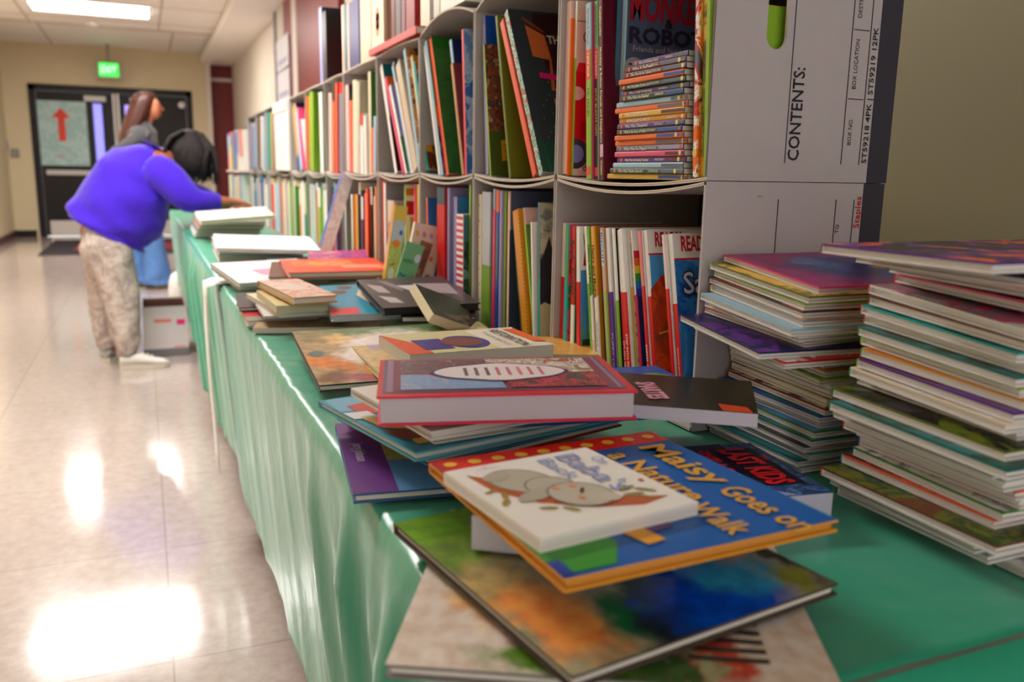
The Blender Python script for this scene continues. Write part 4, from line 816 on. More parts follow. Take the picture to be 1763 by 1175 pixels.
# ---------------------------------------------------------------- the two tall stacks at right: spines at the far end, head edges to the aisle
EDG = (222, 216, 212)
def stack(rows, yF, w, h, ps, pn, label, group):
    zs = ZT-0.0015; n = len(rows)
    for k, row in enumerate(reversed(rows)):
        px, py, cap, cov = row[:4]; ex = row[4] if len(row) > 4 else {}
        zF = zs+ps*k; zN = zs+pn*k; t = pn*0.94
        dy = ex.get('dy', random.uniform(-.007, .005)); y = yF+dy
        x = ony(px, py, y).x; ww = ex.get('w', w+random.uniform(-.006, .006)); hh = ex.get('h', h+random.uniform(-.012, .008))
        an = math.radians(ex.get('rot', random.uniform(-2, 2)))
        X = Vector((math.sin(an), -math.cos(an), -(zF-zN)/ww*(ex.get('lv', 1)))); Y = Vector((math.cos(an), math.sin(an), 0))
        b = book('picture_book', frame((x, y, zF+0.0002), X, Y), ww, hh, t, ex.get('cov') or colmat(cov, k*1.7), NAMES[cap], back=cov if False else None, kind='h', edge=EDG, fedge=NAMES[cov.split('+')[k % len(cov.split('+'))]], pages=(240, 234, 226))
        a = cov.split('+')[0]
        tag(b, '%s book with %s spine, %s from top in the %s' % (a, cap, ORD[n-1-k], label), 'book', group)
G1 = 'books in the left tall stack'
stack([(1245, 437, 'red', 'pink', dict(cov=wash(.163, .24, (156, 30, 110), [(.5, .5, .42, .36, (34, 74, 160)), (.45, .62, .2, .2, (60, 60, 120)), (.3, .35, .16, .12, (90, 120, 180)), (.55, .72, .2, .1, (150, 110, 60)), (.7, .45, .1, .1, (90, 50, 110))]))), (1222, 452, 'lime', 'yellow+olive'), (1228, 470, 'blue', 'lime+orange'), (1220, 480, 'dark red', 'orange+dark grey'), (1222, 497, 'amber', 'grey+tan'),
 (1205, 506, 'green', 'pale blue'), (1212, 518, 'blue', 'white+pale blue'), (1212, 527, 'blue', 'white+red', dict(rot=5)), (1172, 530, 'red', 'navy+purple', dict(rot=-5)), (1195, 556, 'red', 'white+red', dict(rot=-3)),
 (1254, 583, 'red', 'yellow+coral'), (1254, 594, 'red', 'yellow+amber'), (1254, 604, 'red', 'lime+green'), (1256, 618, 'cream', 'cream+white'), (1257, 632, 'cream', 'cream+green'), (1257, 645, 'red', 'tan+cream'), (1252, 655, 'red', 'dark red+cream'),
 (1240, 662, 'red', 'teal+blue'), (1246, 679, 'purple', 'sky blue+orange'), (1242, 688, 'green', 'sky blue+green'), (1234, 697, 'green', 'green+teal+blue'), (1234, 711, 'orange', 'black+dark grey'), (1232, 722, 'dark green', 'turquoise+yellow'), (1215, 733, 'dark green', 'teal'), (1220, 742, 'olive', 'grey+olive')],
 .828, .163, .24, .0088, .0080, 'left tall stack', G1)
G2 = 'books in the right tall stack'
stack([(1412, 440, 'dark red', 'black+purple+orange', dict(w=.17, h=.26, lv=.0, rot=0)), (1470, 462, 'navy', 'navy+blue', dict(lv=.15, rot=0)), (1528, 475, 'green', 'orange+lime+orange', dict(dy=-.004, lv=.35, rot=0)), (1538, 492, 'red', 'lilac+pink+grey', dict(lv=.65, rot=0)), (1494, 497, 'red', 'white+pink+grey'), (1495, 512, 'dark red', 'brown+grey'),
 (1481, 527, 'red', 'teal+turquoise'), (1487, 541, 'red', 'white+pale pink'), (1478, 554, 'green', 'dark green+teal'), (1482, 574, 'lime', 'lime+olive'), (1482, 590, 'green', 'orange+amber'), (1476, 607, 'lime', 'purple+maroon'), (1463, 621, 'green', 'white+cream'), (1475, 635, 'dark green', 'dark grey+brown'),
 (1435, 645, 'green', 'dark grey+black+olive', dict(w=.178)), (1429, 674, 'green', 'teal+dark green', dict(w=.182)), (1435, 699, 'lime', 'white+lilac'), (1452, 715, 'red', 'white+grey'), (1473, 737, 'blue', 'tan+coral'), (1478, 748, 'blue', 'white+cream'), (1468, 762, 'blue', 'white+grey+green'), (1448, 783, 'sky blue', 'orange+coral+brown'),
 (1413, 806, 'orange', 'olive+dark green+olive+brown', dict(w=.186)), (1428, 824, 'sky blue', 'white+pale blue'), (1437, 868, 'dark red', 'olive+grey'), (1462, 886, 'blue', 'white+grey', dict(w=.19))],
 .594, .168, .25, .0097, .0090, 'right tall stack', G2)
# ---------------------------------------------------------------- books lying on the table: far-left corner F, near-left corner N, near-right corner R of the top face
def tb(label, F, N, R, z, t, cover, spine=None, w=None, h=None, zR=None, zF=None, name='picture_book', pitch=None, wl=None, **k):
    n = onz(N[0], N[1], z); r = onz(R[0], R[1], z if zR is None else zR)
    if pitch is not None and w:
        d = onz(F[0], F[1], z)-n; d.normalize(); f_ = n+d*w; zF = z+pitch*w; f_.z = zF
    elif zF is None and w:
        lo, hi = z-0.03, min(z+0.09, CAMH-.02)
        for _ in range(40):
            mm = (lo+hi)/2
            if (onz(F[0], F[1], mm)-n).length > w: lo = mm
            else: hi = mm
        zF = lo
    f = f_ if (pitch is not None and w) else onz(F[0], F[1], zF if zF is not None else z)
    if wl: f = n+(f-n).normalized()*wl
    X = n-f; ww = X.length; X.normalize(); Y = r-n; Y -= X*Y.dot(X); hh = h or Y.length; Y.normalize(); Z = X.cross(Y)
    T = Matrix((X, Y, Z)).transposed().to_4x4(); T.translation = f-Z*t
    b = book(name, T, ww, hh, t, cover, spine, **k); tag(b, label, 'book'); return b
A = lambda *c, s=9, q=1.0, soft=.5: art([NAMES[x] if isinstance(x, str) else x for x in c], s, q, soft)
# nearest pile
tb('white picture book with soft flower painting at the bottom of the nearest pile', (735, 975), (663, 1145), (1392, 1172), .7570, .0090, A('cream', 'cream', (206, 160, 130), (176, 110, 100), (90, 130, 40), (206, 190, 170), s=7, q=2), (120, 110, 108), wl=.245, zF=.7570, h=.272, edge=(120, 112, 110),
   deco=[('r', .0, 0, 1, 1, wash(.245, .272, (216, 200, 186), [(.42, .16, .16, .09, (206, 140, 104)), (.62, .18, .18, .08, (222, 180, 130)), (.6, .28, .16, .1, (170, 120, 120)), (.8, .34, .1, .07, (160, 110, 120)), (.93, .40, .10, .22, (90, 130, 36)), (.95, .62, .1, .1, (60, 90, 40)), (.85, .74, .16, .1, (190, 70, 50)), (.92, .7, .06, .05, (160, 160, 120)), (.7, .72, .08, .08, (120, 110, 90))]))]+[('p', [(.42+.045*i, .68), (.44+.045*i, .68), (.44+.045*i, .86), (.42+.045*i, .86)], (64, 60, 50), 4) for i in range(11)])
tb('large painted picture book in green, orange and blue beneath the blue walk book', (677, 900), (985, 1166), (1397, 982), .7710, .0095,
   wash(.25, .23, (158, 150, 116), [(.05, .1, .3, .3, (100, 150, 26)), (.22, .3, .14, .1, (170, 150, 140)), (.30, .05, .12, .2, (110, 140, 50)), (.55, .1, .2, .12, (176, 150, 90)), (.78, .12, .22, .14, (240, 150, 70)), (.5, .45, .2, .15, (130, 116, 80)), (.88, .36, .16, .16, (14, 104, 54)), (.72, .5, .2, .12, (40, 70, 60)), (.97, .45, .16, .2, (24, 34, 40)), (.90, .62, .22, .22, (0, 76, 196)), (.80, .75, .14, .16, (50, 170, 206)), (.45, .8, .3, .12, (196, 120, 60)), (.30, .86, .3, .10, (232, 54, 14)), (.62, .86, .12, .08, (246, 130, 30)), (.92, .90, .12, .06, (150, 150, 40)), (.5, .985, .6, .05, (44, 36, 26)), (.12, .97, .3, .1, (50, 26, 20))]),
   (180, 90, 40), edge=(70, 56, 44), zF=.7710, deco=[('p', [(.3, .22), (.36, .2), (.5, .36), (.44, .36)], (50, 34, 26), 4), ('p', [(.5, .52), (.54, .5), (.62, .56), (.6, .6)], (60, 34, 26), 4)])
tb('thick small paperback with white page edges wedged beneath the blue walk book', (872, 792), (812, 888), (1010, 905), .8010, .0270, (50, 40, 100), (190, 180, 190), h=.15, kind='p', name='paperback', pages=(206, 198, 204), deco=[('r', 0, 0, 1, .25, (206, 190, 196))])
MA = tb('large blue book titled Maisy Goes on a Nature Walk with spotted red edge', (738, 796), (972, 998), (1338, 868), .8140, .0092, (0, 92, 176), (216, 36, 24), edge=(226, 150, 36), pages=(216, 150, 60), zF=.8140, kind='h', h=.222,
   deco=[('r', 0, 0, .13, 1, (228, 32, 20)), ('r', .13, .0, .30, .16, (40, 140, 40), 2), ('r', .0, 0, .3, .03, (190, 30, 30), 2), ('p', [(.62, 0), (.98, 0), (.98, .18), (.86, .26), (.62, .2)], (50, 150, 40), 2), ('r', .9, 0, .99, .04, (20, 60, 160), 3)]+[('o', .065, .06+.098*i, .025, .025, 0, (246, 190, 60), 3) for i in range(10)]+
   [('t', .17, .82, .44, .16, 'Maisy', (226, 168, 52), .02), ('t', .655, .80, .37, .15, 'Goes on', (226, 168, 52), .018), ('t', .20, .65, .50, .14, 'a Nature', (226, 168, 52), .02), ('t', .73, .60, .24, .14, 'Walk', (226, 168, 52), .018),
    ('p', [(.60, .30), (.86, .34), (.84, .48), (.60, .52)], (84, 44, 120), 3), ('p', [(.66, .26), (.78, .28), (.76, .36), (.66, .36)], (230, 160, 40), 4), ('p', [(.80, .30), (.92, .33), (.91, .40), (.80, .38)], (230, 160, 40), 4), ('p', [(.56, .5), (.7, .5), (.63, .58)], (170, 40, 60), 4)])
BB = tb("white board book titled On Baba's Back with koalas on a branch", (764, 812), (930, 928), (1168, 848), .8245, .0100, (238, 234, 228), (238, 234, 228), kind='b', edge=(236, 230, 220), zF=.8245, pages=(236, 228, 218), name='board_book', bevel=.004,
   deco=[('t', .20, .88, .12, .11, 'On', (140, 152, 204), .004), ('t', .09, .70, .60, .20, "Baba's", (140, 152, 204), .006), ('t', .10, .57, .34, .13, 'Back', (140, 152, 204), .006), ('t', .05, .22, .05, .03, 'By', (170, 170, 200)), ('t', .05, .26, .12, .02, '', (0, 0, 0)) if False else ('r', .07, .17, .075, .32, (176, 176, 206)),
    ('p', [(.12, .07), (.30, .17), (.55, .30), (.75, .48), (.90, .72), (.99, .93), (.93, .80), (.86, .55), (.72, .38), (.50, .20), (.30, .08)][:1] and [(.12, .08), (.30, .24), (.52, .40), (.72, .60), (.86, .92), (.90, .72), (.82, .48), (.64, .24), (.40, .10)], (190, 92, 44), 1),
    ('o', .33, .32, .205, .163, .5, (134, 128, 114), 2), ('o', .33, .32, .19, .15, .5, (186, 180, 164), 2), ('o', .47, .42, .143, .143, .2, (134, 128, 114), 3), ('o', .47, .42, .13, .13, .2, (186, 180, 164), 3), ('o', .54, .30, .06, .15, .3, (178, 172, 156), 3), ('o', .22, .22, .06, .09, .4, (178, 172, 156), 3), ('o', .64, .50, .184, .163, .6, (134, 128, 114), 4), ('o', .64, .50, .17, .15, .6, (192, 186, 170), 4), ('o', .74, .62, .06, .055, .5, (200, 190, 176), 4), ('o', .53, .52, .028, .022, 0, (224, 150, 124), 5), ('o', .52, .42, .028, .02, 0, (224, 150, 124), 5), ('o', .69, .47, .025, .02, 0, (224, 140, 110), 5), ('o', .61, .53, .012, .045, .9, (80, 56, 44), 5),
    ('o', .68, .78, .018, .06, .3, (150, 142, 76), 2), ('o', .76, .76, .018, .06, -.2, (150, 142, 76), 2), ('o', .74, .86, .018, .06, -.8, (150, 142, 76), 2), ('o', .82, .80, .015, .05, -.9, (150, 142, 76), 2), ('o', .48, .12, .018, .05, 1.2, (164, 140, 70), 2), ('o', .56, .08, .02, .05, .9, (164, 140, 70), 2), ('o', .72, .24, .018, .05, -.4, (164, 140, 70), 2), ('o', .78, .34, .018, .05, -1, (164, 140, 70), 2), ('o', .40, .08, .015, .04, .3, (164, 140, 70), 2), ('o', .62, .93, .018, .014, 0, (190, 60, 60), 2)])
# paperback by the stacks
a_, b__ = onz(1290, 762, .7755), onz(1435, 848, .7755); X = (b__-a_); ww = X.length; X.normalize(); Y = Vector((0, 0, 1)).cross(X)
T = Matrix((X, Y, Vector((0, 0, 1)))).transposed().to_4x4(); T.translation = a_-Y*.175-Vector((0, 0, .0305))
b = book('paperback', T, ww, .175, .0305, A((14, 40, 110), (30, 90, 160), (40, 30, 90), (90, 140, 190), (20, 50, 120), s=16, q=2), (40, 30, 90), kind='p', pages=(196, 192, 210), bevel=.0008,
   deco=[('r', 0, 0, .16, .8, (58, 24, 74)), ('r', .13, .2, .83, .94, (20, 12, 48), 2), ('t', .14, .73, .68, .26, 'LAST KIDS', (255, 10, 40), .04, 0), ('t', .30, .91, .1, .06, 'THE', (226, 20, 50), .03), ('t', .13, .60, .14, .10, 'ON', (255, 10, 40), .04), ('t', .29, .50, .54, .26, 'EARTH', (255, 10, 40), .04), ('t', .14, .43, .62, .08, 'AND THE SKELETON ROAD', (190, 10, 50), .03), ('p', [(.8, .25), (1, .3), (1, .8), (.9, .7), (.84, .5)], (150, 160, 200), 2)])
tag(b, 'thick paperback titled The Last Kids on Earth before the left stack', 'book')
# second pile
tb('purple and blue picture book at the near left corner of the second pile', (577, 730), (608, 852), (872, 838), .7585, .0095, (94, 150, 200), (70, 30, 110), edge=(40, 90, 140),
   zF=.7585, h=.25, deco=[('r', 0, 0, 1, .17, (104, 42, 128)), ('t', .36, .05, .26, .07, 'Jerry Johnson', (220, 200, 230), .01), ('p', [(.04, .17), (.62, .17), (.62, 1), (.04, 1)], (186, 180, 90), 1), ('p', [(.04, .17), (.14, .18), (.2, .3), (.08, .42)], (90, 150, 60), 2), ('o', .30, .36, .12, .09, 0, (60, 34, 100), 3), ('o', .40, .30, .10, .07, .5, (70, 40, 110), 3), ('o', .33, .24, .06, .05, .5, (130, 90, 150), 3)])
tb('thin red edged picture book lowest in the second pile', (598, 722), (760, 797), (960, 775), .7680, .009, (170, 30, 36), (60, 60, 120), edge=(160, 24, 36), h=.26)
tb('thin pale blue picture book above the red edged one, second pile', (580, 712), (735, 789), (1000, 752), .7780, .008, (110, 170, 204), (60, 110, 160), edge=(60, 150, 170), h=.28)
tb('teal picture book with a grey oval below the colourful blocks book', (572, 705), (722, 784), (1010, 742), .7870, .007, (22, 110, 136), (20, 80, 110), edge=(40, 140, 160), h=.29, deco=[('o', .9, .72, .10, .24, 0, (120, 130, 144)), ('o', .94, .78, .02, .05, 0, (40, 50, 60), 3)])
tb('picture book with red, yellow and blue colour blocks, second pile', (548, 690), (715, 780), (940, 765), .7960, .009, (60, 150, 176), (40, 40, 110), edge=(90, 176, 196), h=.26,
   deco=[('p', [(.02, .02), (.26, .0), (.3, .2), (.05, .2)], (110, 176, 206)), ('p', [(.18, .06), (.36, .06), (.40, .22), (.16, .2)], (206, 64, 54), 2), ('p', [(.30, .0), (.42, .0), (.46, .1), (.32, .1)], (226, 230, 234), 3), ('p', [(.16, .2), (.42, .22), (.62, .26), (.66, .4), (.2, .42)], (222, 50, 30), 3), ('p', [(.42, .03), (.62, .04), (.80, .22), (.52, .20)], (228, 184, 60), 4), ('p', [(.66, .02), (.84, .04), (.84, .16), (.72, .16)], (134, 30, 26), 5), ('p', [(.62, .18), (.8, .22), (.86, .4), (.66, .42)], (214, 70, 30), 5), ('p', [(.84, .06), (.92, .05), (.92, .2), (.85, .2)], (226, 170, 60), 5)])
tb('white hardcover with green trim atop the colour blocks book', (655, 695), (748, 752), (945, 738), .8050, .008, (222, 214, 204), (200, 190, 170), edge=(226, 220, 204), h=.2, deco=[('p', [(.3, .3), (.9, .3), (.9, .9), (.3, .9)], (60, 44, 40)), ('o', .6, .5, .1, .06, .3, (160, 90, 40), 2)])
tb('white hardcover peeking out left of the red framed book, second pile', (603, 668), (742, 744), (930, 722), .8230, .0085, (226, 220, 212), (30, 60, 80), edge=(226, 220, 214), h=.12, deco=[('r', .3, .1, .8, .3, (96, 80, 74))])
tb('small white book beneath the red framed book, second pile', (740, 690), (768, 715), (900, 700), .8190, .004, (214, 206, 200), (190, 180, 170), kind='p', h=.13, wl=.11, edge=(210, 200, 190))
tb('large blue and white hardcover extending right beneath the second pile', (780, 668), (825, 726), (1216, 698), .8140, .0085, (26, 84, 170), (220, 214, 206), edge=(20, 70, 150), h=.275, wl=.20, deco=[('r', 0, 0, 1, .36, (226, 218, 208)), ('o', .7, .14, .05, .03, .4, (150, 40, 60), 2), ('p', [(.6, .08), (.8, .16), (.8, .18), (.6, .11)], (140, 30, 50), 2), ('o', .5, .26, .06, .03, .8, (150, 50, 60), 2), ('o', .3, .9, .1, .1, 0, (120, 160, 60), 2)])
tb('paperback with dark photo cover and pink title, right in the second pile', (930, 640), (893, 683), (1188, 676), .8285, .0135, A((60, 30, 24), (40, 40, 26), (30, 24, 20), s=9, q=3), (200, 196, 206), kind='p', pages=(212, 206, 222), h=.235, wl=.14, name='paperback', deco=[('p', [(.15, .0), (1, 0), (1, .35), (.4, .38)], (160, 150, 140)), ('t', .35, .47, .5, .20, 'SMARTIES', (214, 150, 170), .04, .3), ('o', .55, .45, .12, .06, .5, (110, 50, 90), 2), ('p', [(.82, .84), (1, .86), (1, .98), (.86, .96)], (206, 70, 30), 3)])
H_ = tb('thick picture book with a red frame and white oval title panel, topping the second pile', (655, 620), (648, 684), (1038, 657), .8570, .0270, (206, 44, 56), (190, 30, 40), zF=.8570, zR=.8585, edge=(214, 20, 66), pages=(206, 196, 204), h=.235, kind='h',
   deco=[('r', .03, .02, .93, .97, (110, 84, 110)), ('r', .045, .035, .915, .955, (150, 120, 150), 2), ('r', .06, .06, .90, .94, (130, 60, 84), 3), ('r', .08, .09, .88, .45, A((206, 150, 110), (120, 110, 120), (80, 70, 80), (140, 60, 70), (150, 130, 150), s=24, q=2), 4), ('p', [(.50, .09), (.88, .09), (.88, .50), (.50, .48)], A((206, 140, 170), (120, 150, 200), (140, 170, 200), (206, 150, 120), s=20, q=7), 5), ('r', .08, .46, .5, .90, A((206, 100, 60), (120, 90, 60), (230, 220, 210), (220, 160, 60), s=22, q=5), 5), ('p', [(.52, .50), (.88, .52), (.88, .90), (.52, .90)], A((90, 96, 90), (60, 60, 60), (206, 60, 80), (120, 100, 90), s=22, q=9), 6),
    ('o', .47, .50, .235, .0, 0, (90, 60, 110), 7) if False else ('p', [(.47+.25*math.cos(g)*(1+.05*math.cos(6*g)), .50+.26*math.sin(g)*(1+.12*abs(math.sin(g))**6)) for g in [2*math.pi*i/40 for i in range(40)]], (80, 56, 104), 7), ('p', [(.47+.225*math.cos(g)*(1+.05*math.cos(6*g)), .50+.245*math.sin(g)*(1+.12*abs(math.sin(g))**6)) for g in [2*math.pi*i/40 for i in range(40)]], (232, 222, 224), 8)]+
    [('r', .36, .35+.045*i, .58, .365+.045*i, (214, 120, 130) if i > 2 else (120, 100, 110), 9) for i in range(8)])
# third group
tb('open-looking illustrated picture book with sepia room and garden, third group', (492, 575), (550, 664), (760, 655), .7640, .0100, A((150, 130, 90), (190, 160, 110), (200, 120, 40), (130, 90, 60), (150, 80, 90), (206, 180, 130), s=8, q=3, soft=.8), (90, 70, 50), edge=(70, 56, 46), w=.30, pitch=.07, h=.33,
   deco=[('r', 0, 0, 1, 1, wash(.30, .33, (176, 146, 104), [(.06, .5, .12, .6, (96, 126, 76)), (.14, .08, .14, .1, (150, 130, 90)), (.22, .20, .12, .08, (222, 184, 120)), (.40, .32, .26, .12, (230, 218, 210)), (.56, .22, .14, .09, (230, 218, 210)), (.35, .5, .3, .2, (230, 218, 210)), (.62, .06, .14, .08, (226, 130, 40)), (.74, .14, .10, .07, (206, 120, 50)), (.90, .07, .12, .08, (120, 80, 40)), (.93, .24, .08, .16, (160, 76, 90)), (.80, .30, .12, .10, (214, 140, 60)), (.48, .08, .08, .05, (90, 110, 100))], .22)), ('t', .42, .42, .2, .045, 'The Shop', (206, 110, 100), .01)])
tb('thin pale green paperback beneath the sepia picture book', (560, 552), (456, 572), (520, 600), .7560, .0110, A((140, 160, 80), (170, 180, 120), (190, 90, 90), (110, 140, 60), s=8, q=2, soft=.6), (226, 214, 200), kind='p', h=.25, w=.2, pitch=.07, zF=.756, pages=(228, 214, 200)) if False else None
T = frame(onz(456, 571, .7445)+Vector((0.012, .13, 0)), (-.25, -1, 0), (1, -.25, 0))
b = book('paperback', T, .15, .24, .0105, A((140, 160, 80), (170, 180, 120), (190, 90, 90), (110, 140, 60), s=8, q=2, soft=.6), (226, 214, 200), kind='p', pages=(228, 214, 200)); tag(b, 'pale green paperback jutting out behind the sepia picture book', 'book')
tb('tan hardcover with a lilac patch between sepia book and framed book', (610, 602), (652, 642), (760, 636), .7780, .0100, A((196, 164, 110), (206, 180, 130), (180, 140, 90), s=10, q=1), (150, 120, 60), edge=(206, 190, 120), w=.21, pitch=.0, h=.2, deco=[('r', .0, .12, .25, .5, (176, 160, 190))])
tb('tan and gold hardcover right beneath the portrait novel', (890, 574), (900, 610), (1018, 600), .7900, .012, A((214, 170, 90), (206, 150, 70), (220, 190, 130), s=7, q=3), (200, 160, 90), w=.14, pitch=.0, h=.12, edge=(214, 190, 140))
tb('cream novel with a blue haired portrait and orange corner, third group', (660, 583), (706, 612), (905, 597), .8120, .0190, (226, 218, 200), (220, 200, 180), kind='p', name='paperback', w=.15, pitch=.0, h=.215, pages=(224, 212, 196),
   deco=[('r', 0, .0, 1, .62, (206, 200, 150)), ('p', [(0, 0), (1, 0), (1, .16), (.5, .14), (.0, .0)], (220, 80, 30), 2), ('p', [(.38, .14), (.86, .14), (.86, .34), (.38, .34)], (52, 44, 130), 3), ('o', .60, .48, .30, .22, 0, (40, 40, 140), 3), ('o', .60, .45, .22, .20, 0, (120, 60, 44), 4), ('t', .12, .78, .84, .16, 'RESTORATION', (40, 34, 40), .01), ('t', .2, .70, .7, .06, 'THE FURIOUS', (90, 80, 80)), ('p', [(.1, .90), (.8, .92), (.85, 1), (.12, .99)], (232, 96, 40), 3)])
tb('turquoise picture book with a brown bear and red corner, beside the black one', (541, 491), (570, 543), (740, 543), .7900, .0130, (20, 140, 170), (190, 30, 60), edge=(206, 206, 210), w=.27, pitch=.075, h=.27, pages=(216, 208, 214),
   deco=[('r', .80, 0, 1, .20, (214, 24, 50)), ('p', [(.12, .36), (.30, .28), (.62, .30), (.82, .52), (.80, 1), (.45, 1), (.2, .55)], A((176, 110, 60), (150, 80, 40), (110, 60, 30), s=12, q=2), 2), ('p', [(.14, .30), (.4, .24), (.66, .30), (.6, .42), (.3, .40)], (224, 200, 176), 3), ('r', .30, .40, .38, .48, (70, 60, 120), 4), ('o', .12, .18, .06, .06, 0, (110, 60, 50), 2), ('o', .28, .12, .07, .06, 0, (100, 50, 40), 2), ('o', .75, .36, .06, .07, 0, (130, 70, 40), 4), ('r', .8, .7, .86, .95, (220, 210, 130), 4)])
tb('cream cornered book lying beneath the turquoise bear book', (560, 520), (566, 560), (735, 556), .7540, .009, (206, 200, 160), (190, 184, 150), w=.2, pitch=.07, h=.24, edge=(214, 206, 170))
tb('large black and white photo picture book behind the leaning paperback', (592, 481), (660, 531), (826, 531), .8120, .0140, (62, 50, 54), (24, 20, 24), edge=(22, 18, 22), w=.27, pitch=.07, h=.182, pages=(40, 36, 38), back=(24, 20, 24),
   deco=[('p', [(.2, .05), (.5, .1), (.55, .22), (.3, .2)], (170, 160, 160)), ('p', [(.62, .06), (.85, .12), (.88, .25), (.7, .22)], (180, 172, 170)), ('p', [(.3, .36), (.5, .45), (.5, .75), (.3, .70)], (196, 190, 190)), ('p', [(.25, .55), (.55, .58), (.7, .9), (.3, .95)], (150, 142, 146), 2), ('p', [(.1, .2), (.25, .25), (.5, .35), (.45, .4), (.12, .3)], (120, 110, 114), 2), ('o', .75, .55, .08, .1, .3, (110, 100, 104), 2)])
tb('dark hardcover beneath the black and white photo book', (700, 520), (690, 545), (826, 548), .7960, .012, (30, 22, 24), (24, 18, 20), w=.16, pitch=.07, h=.135)
# leaning paperback
T = frame(onz(752, 536, .800), (.42, -.30, -.10), (.10, .55, .10)) if False else None
p0 = onz(746, 541, .815); p1 = onz(830, 571, .775); q0 = ony(727, 501, p0.y+.075)
X = (p1-p0); L = X.length; X.normalize(); Y = (q0-p0); Y -= X*Y.dot(X); Hh_ = Y.length; Y.normalize(); Z = X.cross(Y); T = Matrix((X, Y, Z)).transposed().to_4x4(); T.translation = p0-Z*.018
b = book('paperback', T, L, .10, .018, A((60, 66, 50), (40, 50, 36), (110, 100, 80), s=10, q=2), (216, 202, 170), kind='p', pages=(222, 208, 176), edge=(222, 208, 176)); tag(b, 'thick cream edged paperback leaning askew on the black photo book', 'book')
# fourth group: stack at left
tb('grey book lowest in the left stack at the table edge', (405, 520), (425, 553), (560, 556), .7580, .013, (150, 140, 120), (160, 150, 130), w=.24, pitch=.02, h=.14, edge=(180, 170, 150), deco=[('r', .5, 0, .8, .35, (200, 30, 40))])
tb('black hardcover jutting left in the small stack at the table edge', (404, 502), (412, 530), (540, 535), .7700, .009, (60, 50, 50), (30, 26, 30), w=.2, pitch=.02, h=.14, edge=(90, 84, 84))
tb('white thin book angled in the small stack at the table edge', (425, 505), (455, 545), (570, 538), .7770, .006, (216, 206, 200), (60, 56, 60), w=.22, pitch=.02, h=.18, edge=(180, 170, 170))
tb('pale hardcover with white boards in the small stack at the table edge', (410, 502), (482, 540), (640, 530), .7860, .0085, (218, 208, 176), (220, 214, 190), w=.26, pitch=.02, h=.145, edge=(220, 216, 196))
tb('cream yellow paperback in the small stack at the table edge', (440, 502), (476, 527), (600, 520), .8020, .015, A((214, 200, 150), (220, 206, 150), (214, 130, 60), s=8, q=4), (222, 208, 180), w=.2, pitch=.02, h=.10, kind='p', pages=(216, 200, 166))
tb('pale pink and gold hardcover topping the small stack at the table edge', (443, 487), (505, 513), (620, 507), .8200, .0140, A((216, 190, 180), (224, 206, 196), (206, 130, 100), (230, 190, 150), s=7, q=6), (180, 120, 50), w=.24, pitch=.02, h=.085, edge=(196, 140, 70))
tb('bright red hardcover with yellow title before the purple book', (478, 449), (497, 470), (627, 468), .8130, .014, A((222, 60, 30), (226, 70, 34), (224, 90, 40), s=5, q=1), (206, 30, 30), w=.24, pitch=.03, h=.25, edge=(206, 30, 36), deco=[('r', .2, .1, .55, .7, A((230, 150, 60), (222, 70, 40), s=12, q=3)), ('r', .5, .55, .8, .95, (232, 140, 110), 2)])
tb('brown hardcover beneath the bright red book', (465, 470), (462, 478), (625, 480), .7950, .012, (110, 70, 54), (120, 76, 60), w=.2, pitch=.09, h=.26, edge=(130, 80, 64))
tb('purple and pink hardcover at the foot of the leaning white book', (530, 433), (530, 452), (644, 461), .8080, .012, A((50, 34, 110), (90, 40, 130), (206, 60, 110), (230, 190, 150), s=9, q=4), (52, 44, 100), w=.20, pitch=.05, h=.165)
tb('pale book under the purple and pink hardcover', (505, 440), (512, 458), (600, 466), .7760, .012, (232, 190, 170), (220, 90, 60), w=.18, pitch=.05, h=.15)
tb('cream book lying behind the black photo book', (590, 470), (600, 483), (740, 480), .7800, .012, (222, 206, 186), (214, 200, 180), w=.2, pitch=.09, h=.24) if False else None
tb('white picture book with pink shape at the table edge, far left', (342, 460), (412, 488), (520, 484), .7750, .010, (234, 226, 228), (200, 200, 196), w=.27, pitch=.09, h=.24, edge=(214, 216, 212), pages=(214, 212, 208), deco=[('p', [(.45, .3), (.7, .35), (.9, .8), (.5, 1), (.4, .7)], (232, 150, 180))])
tb('thin pale book beneath the white and pink one at the far left edge', (346, 466), (412, 493), (520, 490), .7640, .011, (226, 222, 218), (210, 206, 200), w=.27, pitch=.09, h=.24)
tb('pale blue paper booklet beside the white and pink book', (455, 448), (470, 466), (540, 462), .7760, .008, (176, 196, 216), (200, 210, 220), kind='p', name='paperback', w=.2, pitch=.09, h=.2)
# far pile with white covers
for k, (z, t, px, col, lb) in enumerate(((.7660, .020, 376, (190, 160, 140), 'brown edged book lowest in the white topped pile'), (.7900, .022, 366, (214, 208, 200), 'grey edged book second from bottom in the white topped pile'), (.8130, .021, 366, (200, 200, 190), 'pale book in the middle of the white topped pile'))):
    tb(lb, (px-4, 410-12*k*0+20-8*k), (px+10, 452-12*k), (545-6*k, 440-8*k), z, t, col, w=.27, pitch=.06, h=.26, pages=(206, 196, 186))
tb('white picture book with a faint blue and orange drawing topping its pile', (360, 396), (372, 427), (541, 418), .8270, .012, A((236, 232, 236), (226, 230, 240), (236, 232, 236), (190, 206, 232), (220, 150, 120), s=6, q=3, soft=.6), (214, 214, 214), w=.27, pitch=.08, h=.30, deco=[('r', .45, .02, .95, .25, (222, 226, 206))])
for k in range(4):
    tb('%s book in the farthest pile beside the purple sleeve' % ('lowest white', 'teal edged', 'brown edged', 'dark edged')[k], (322, 388-5*k), (334+4*k, 402-6*k), (480, 398-5*k), .768+.017*k, .015, ((216, 210, 206), (90, 130, 140), (190, 130, 100), (140, 130, 120))[k], w=.26, pitch=.08, h=.28)
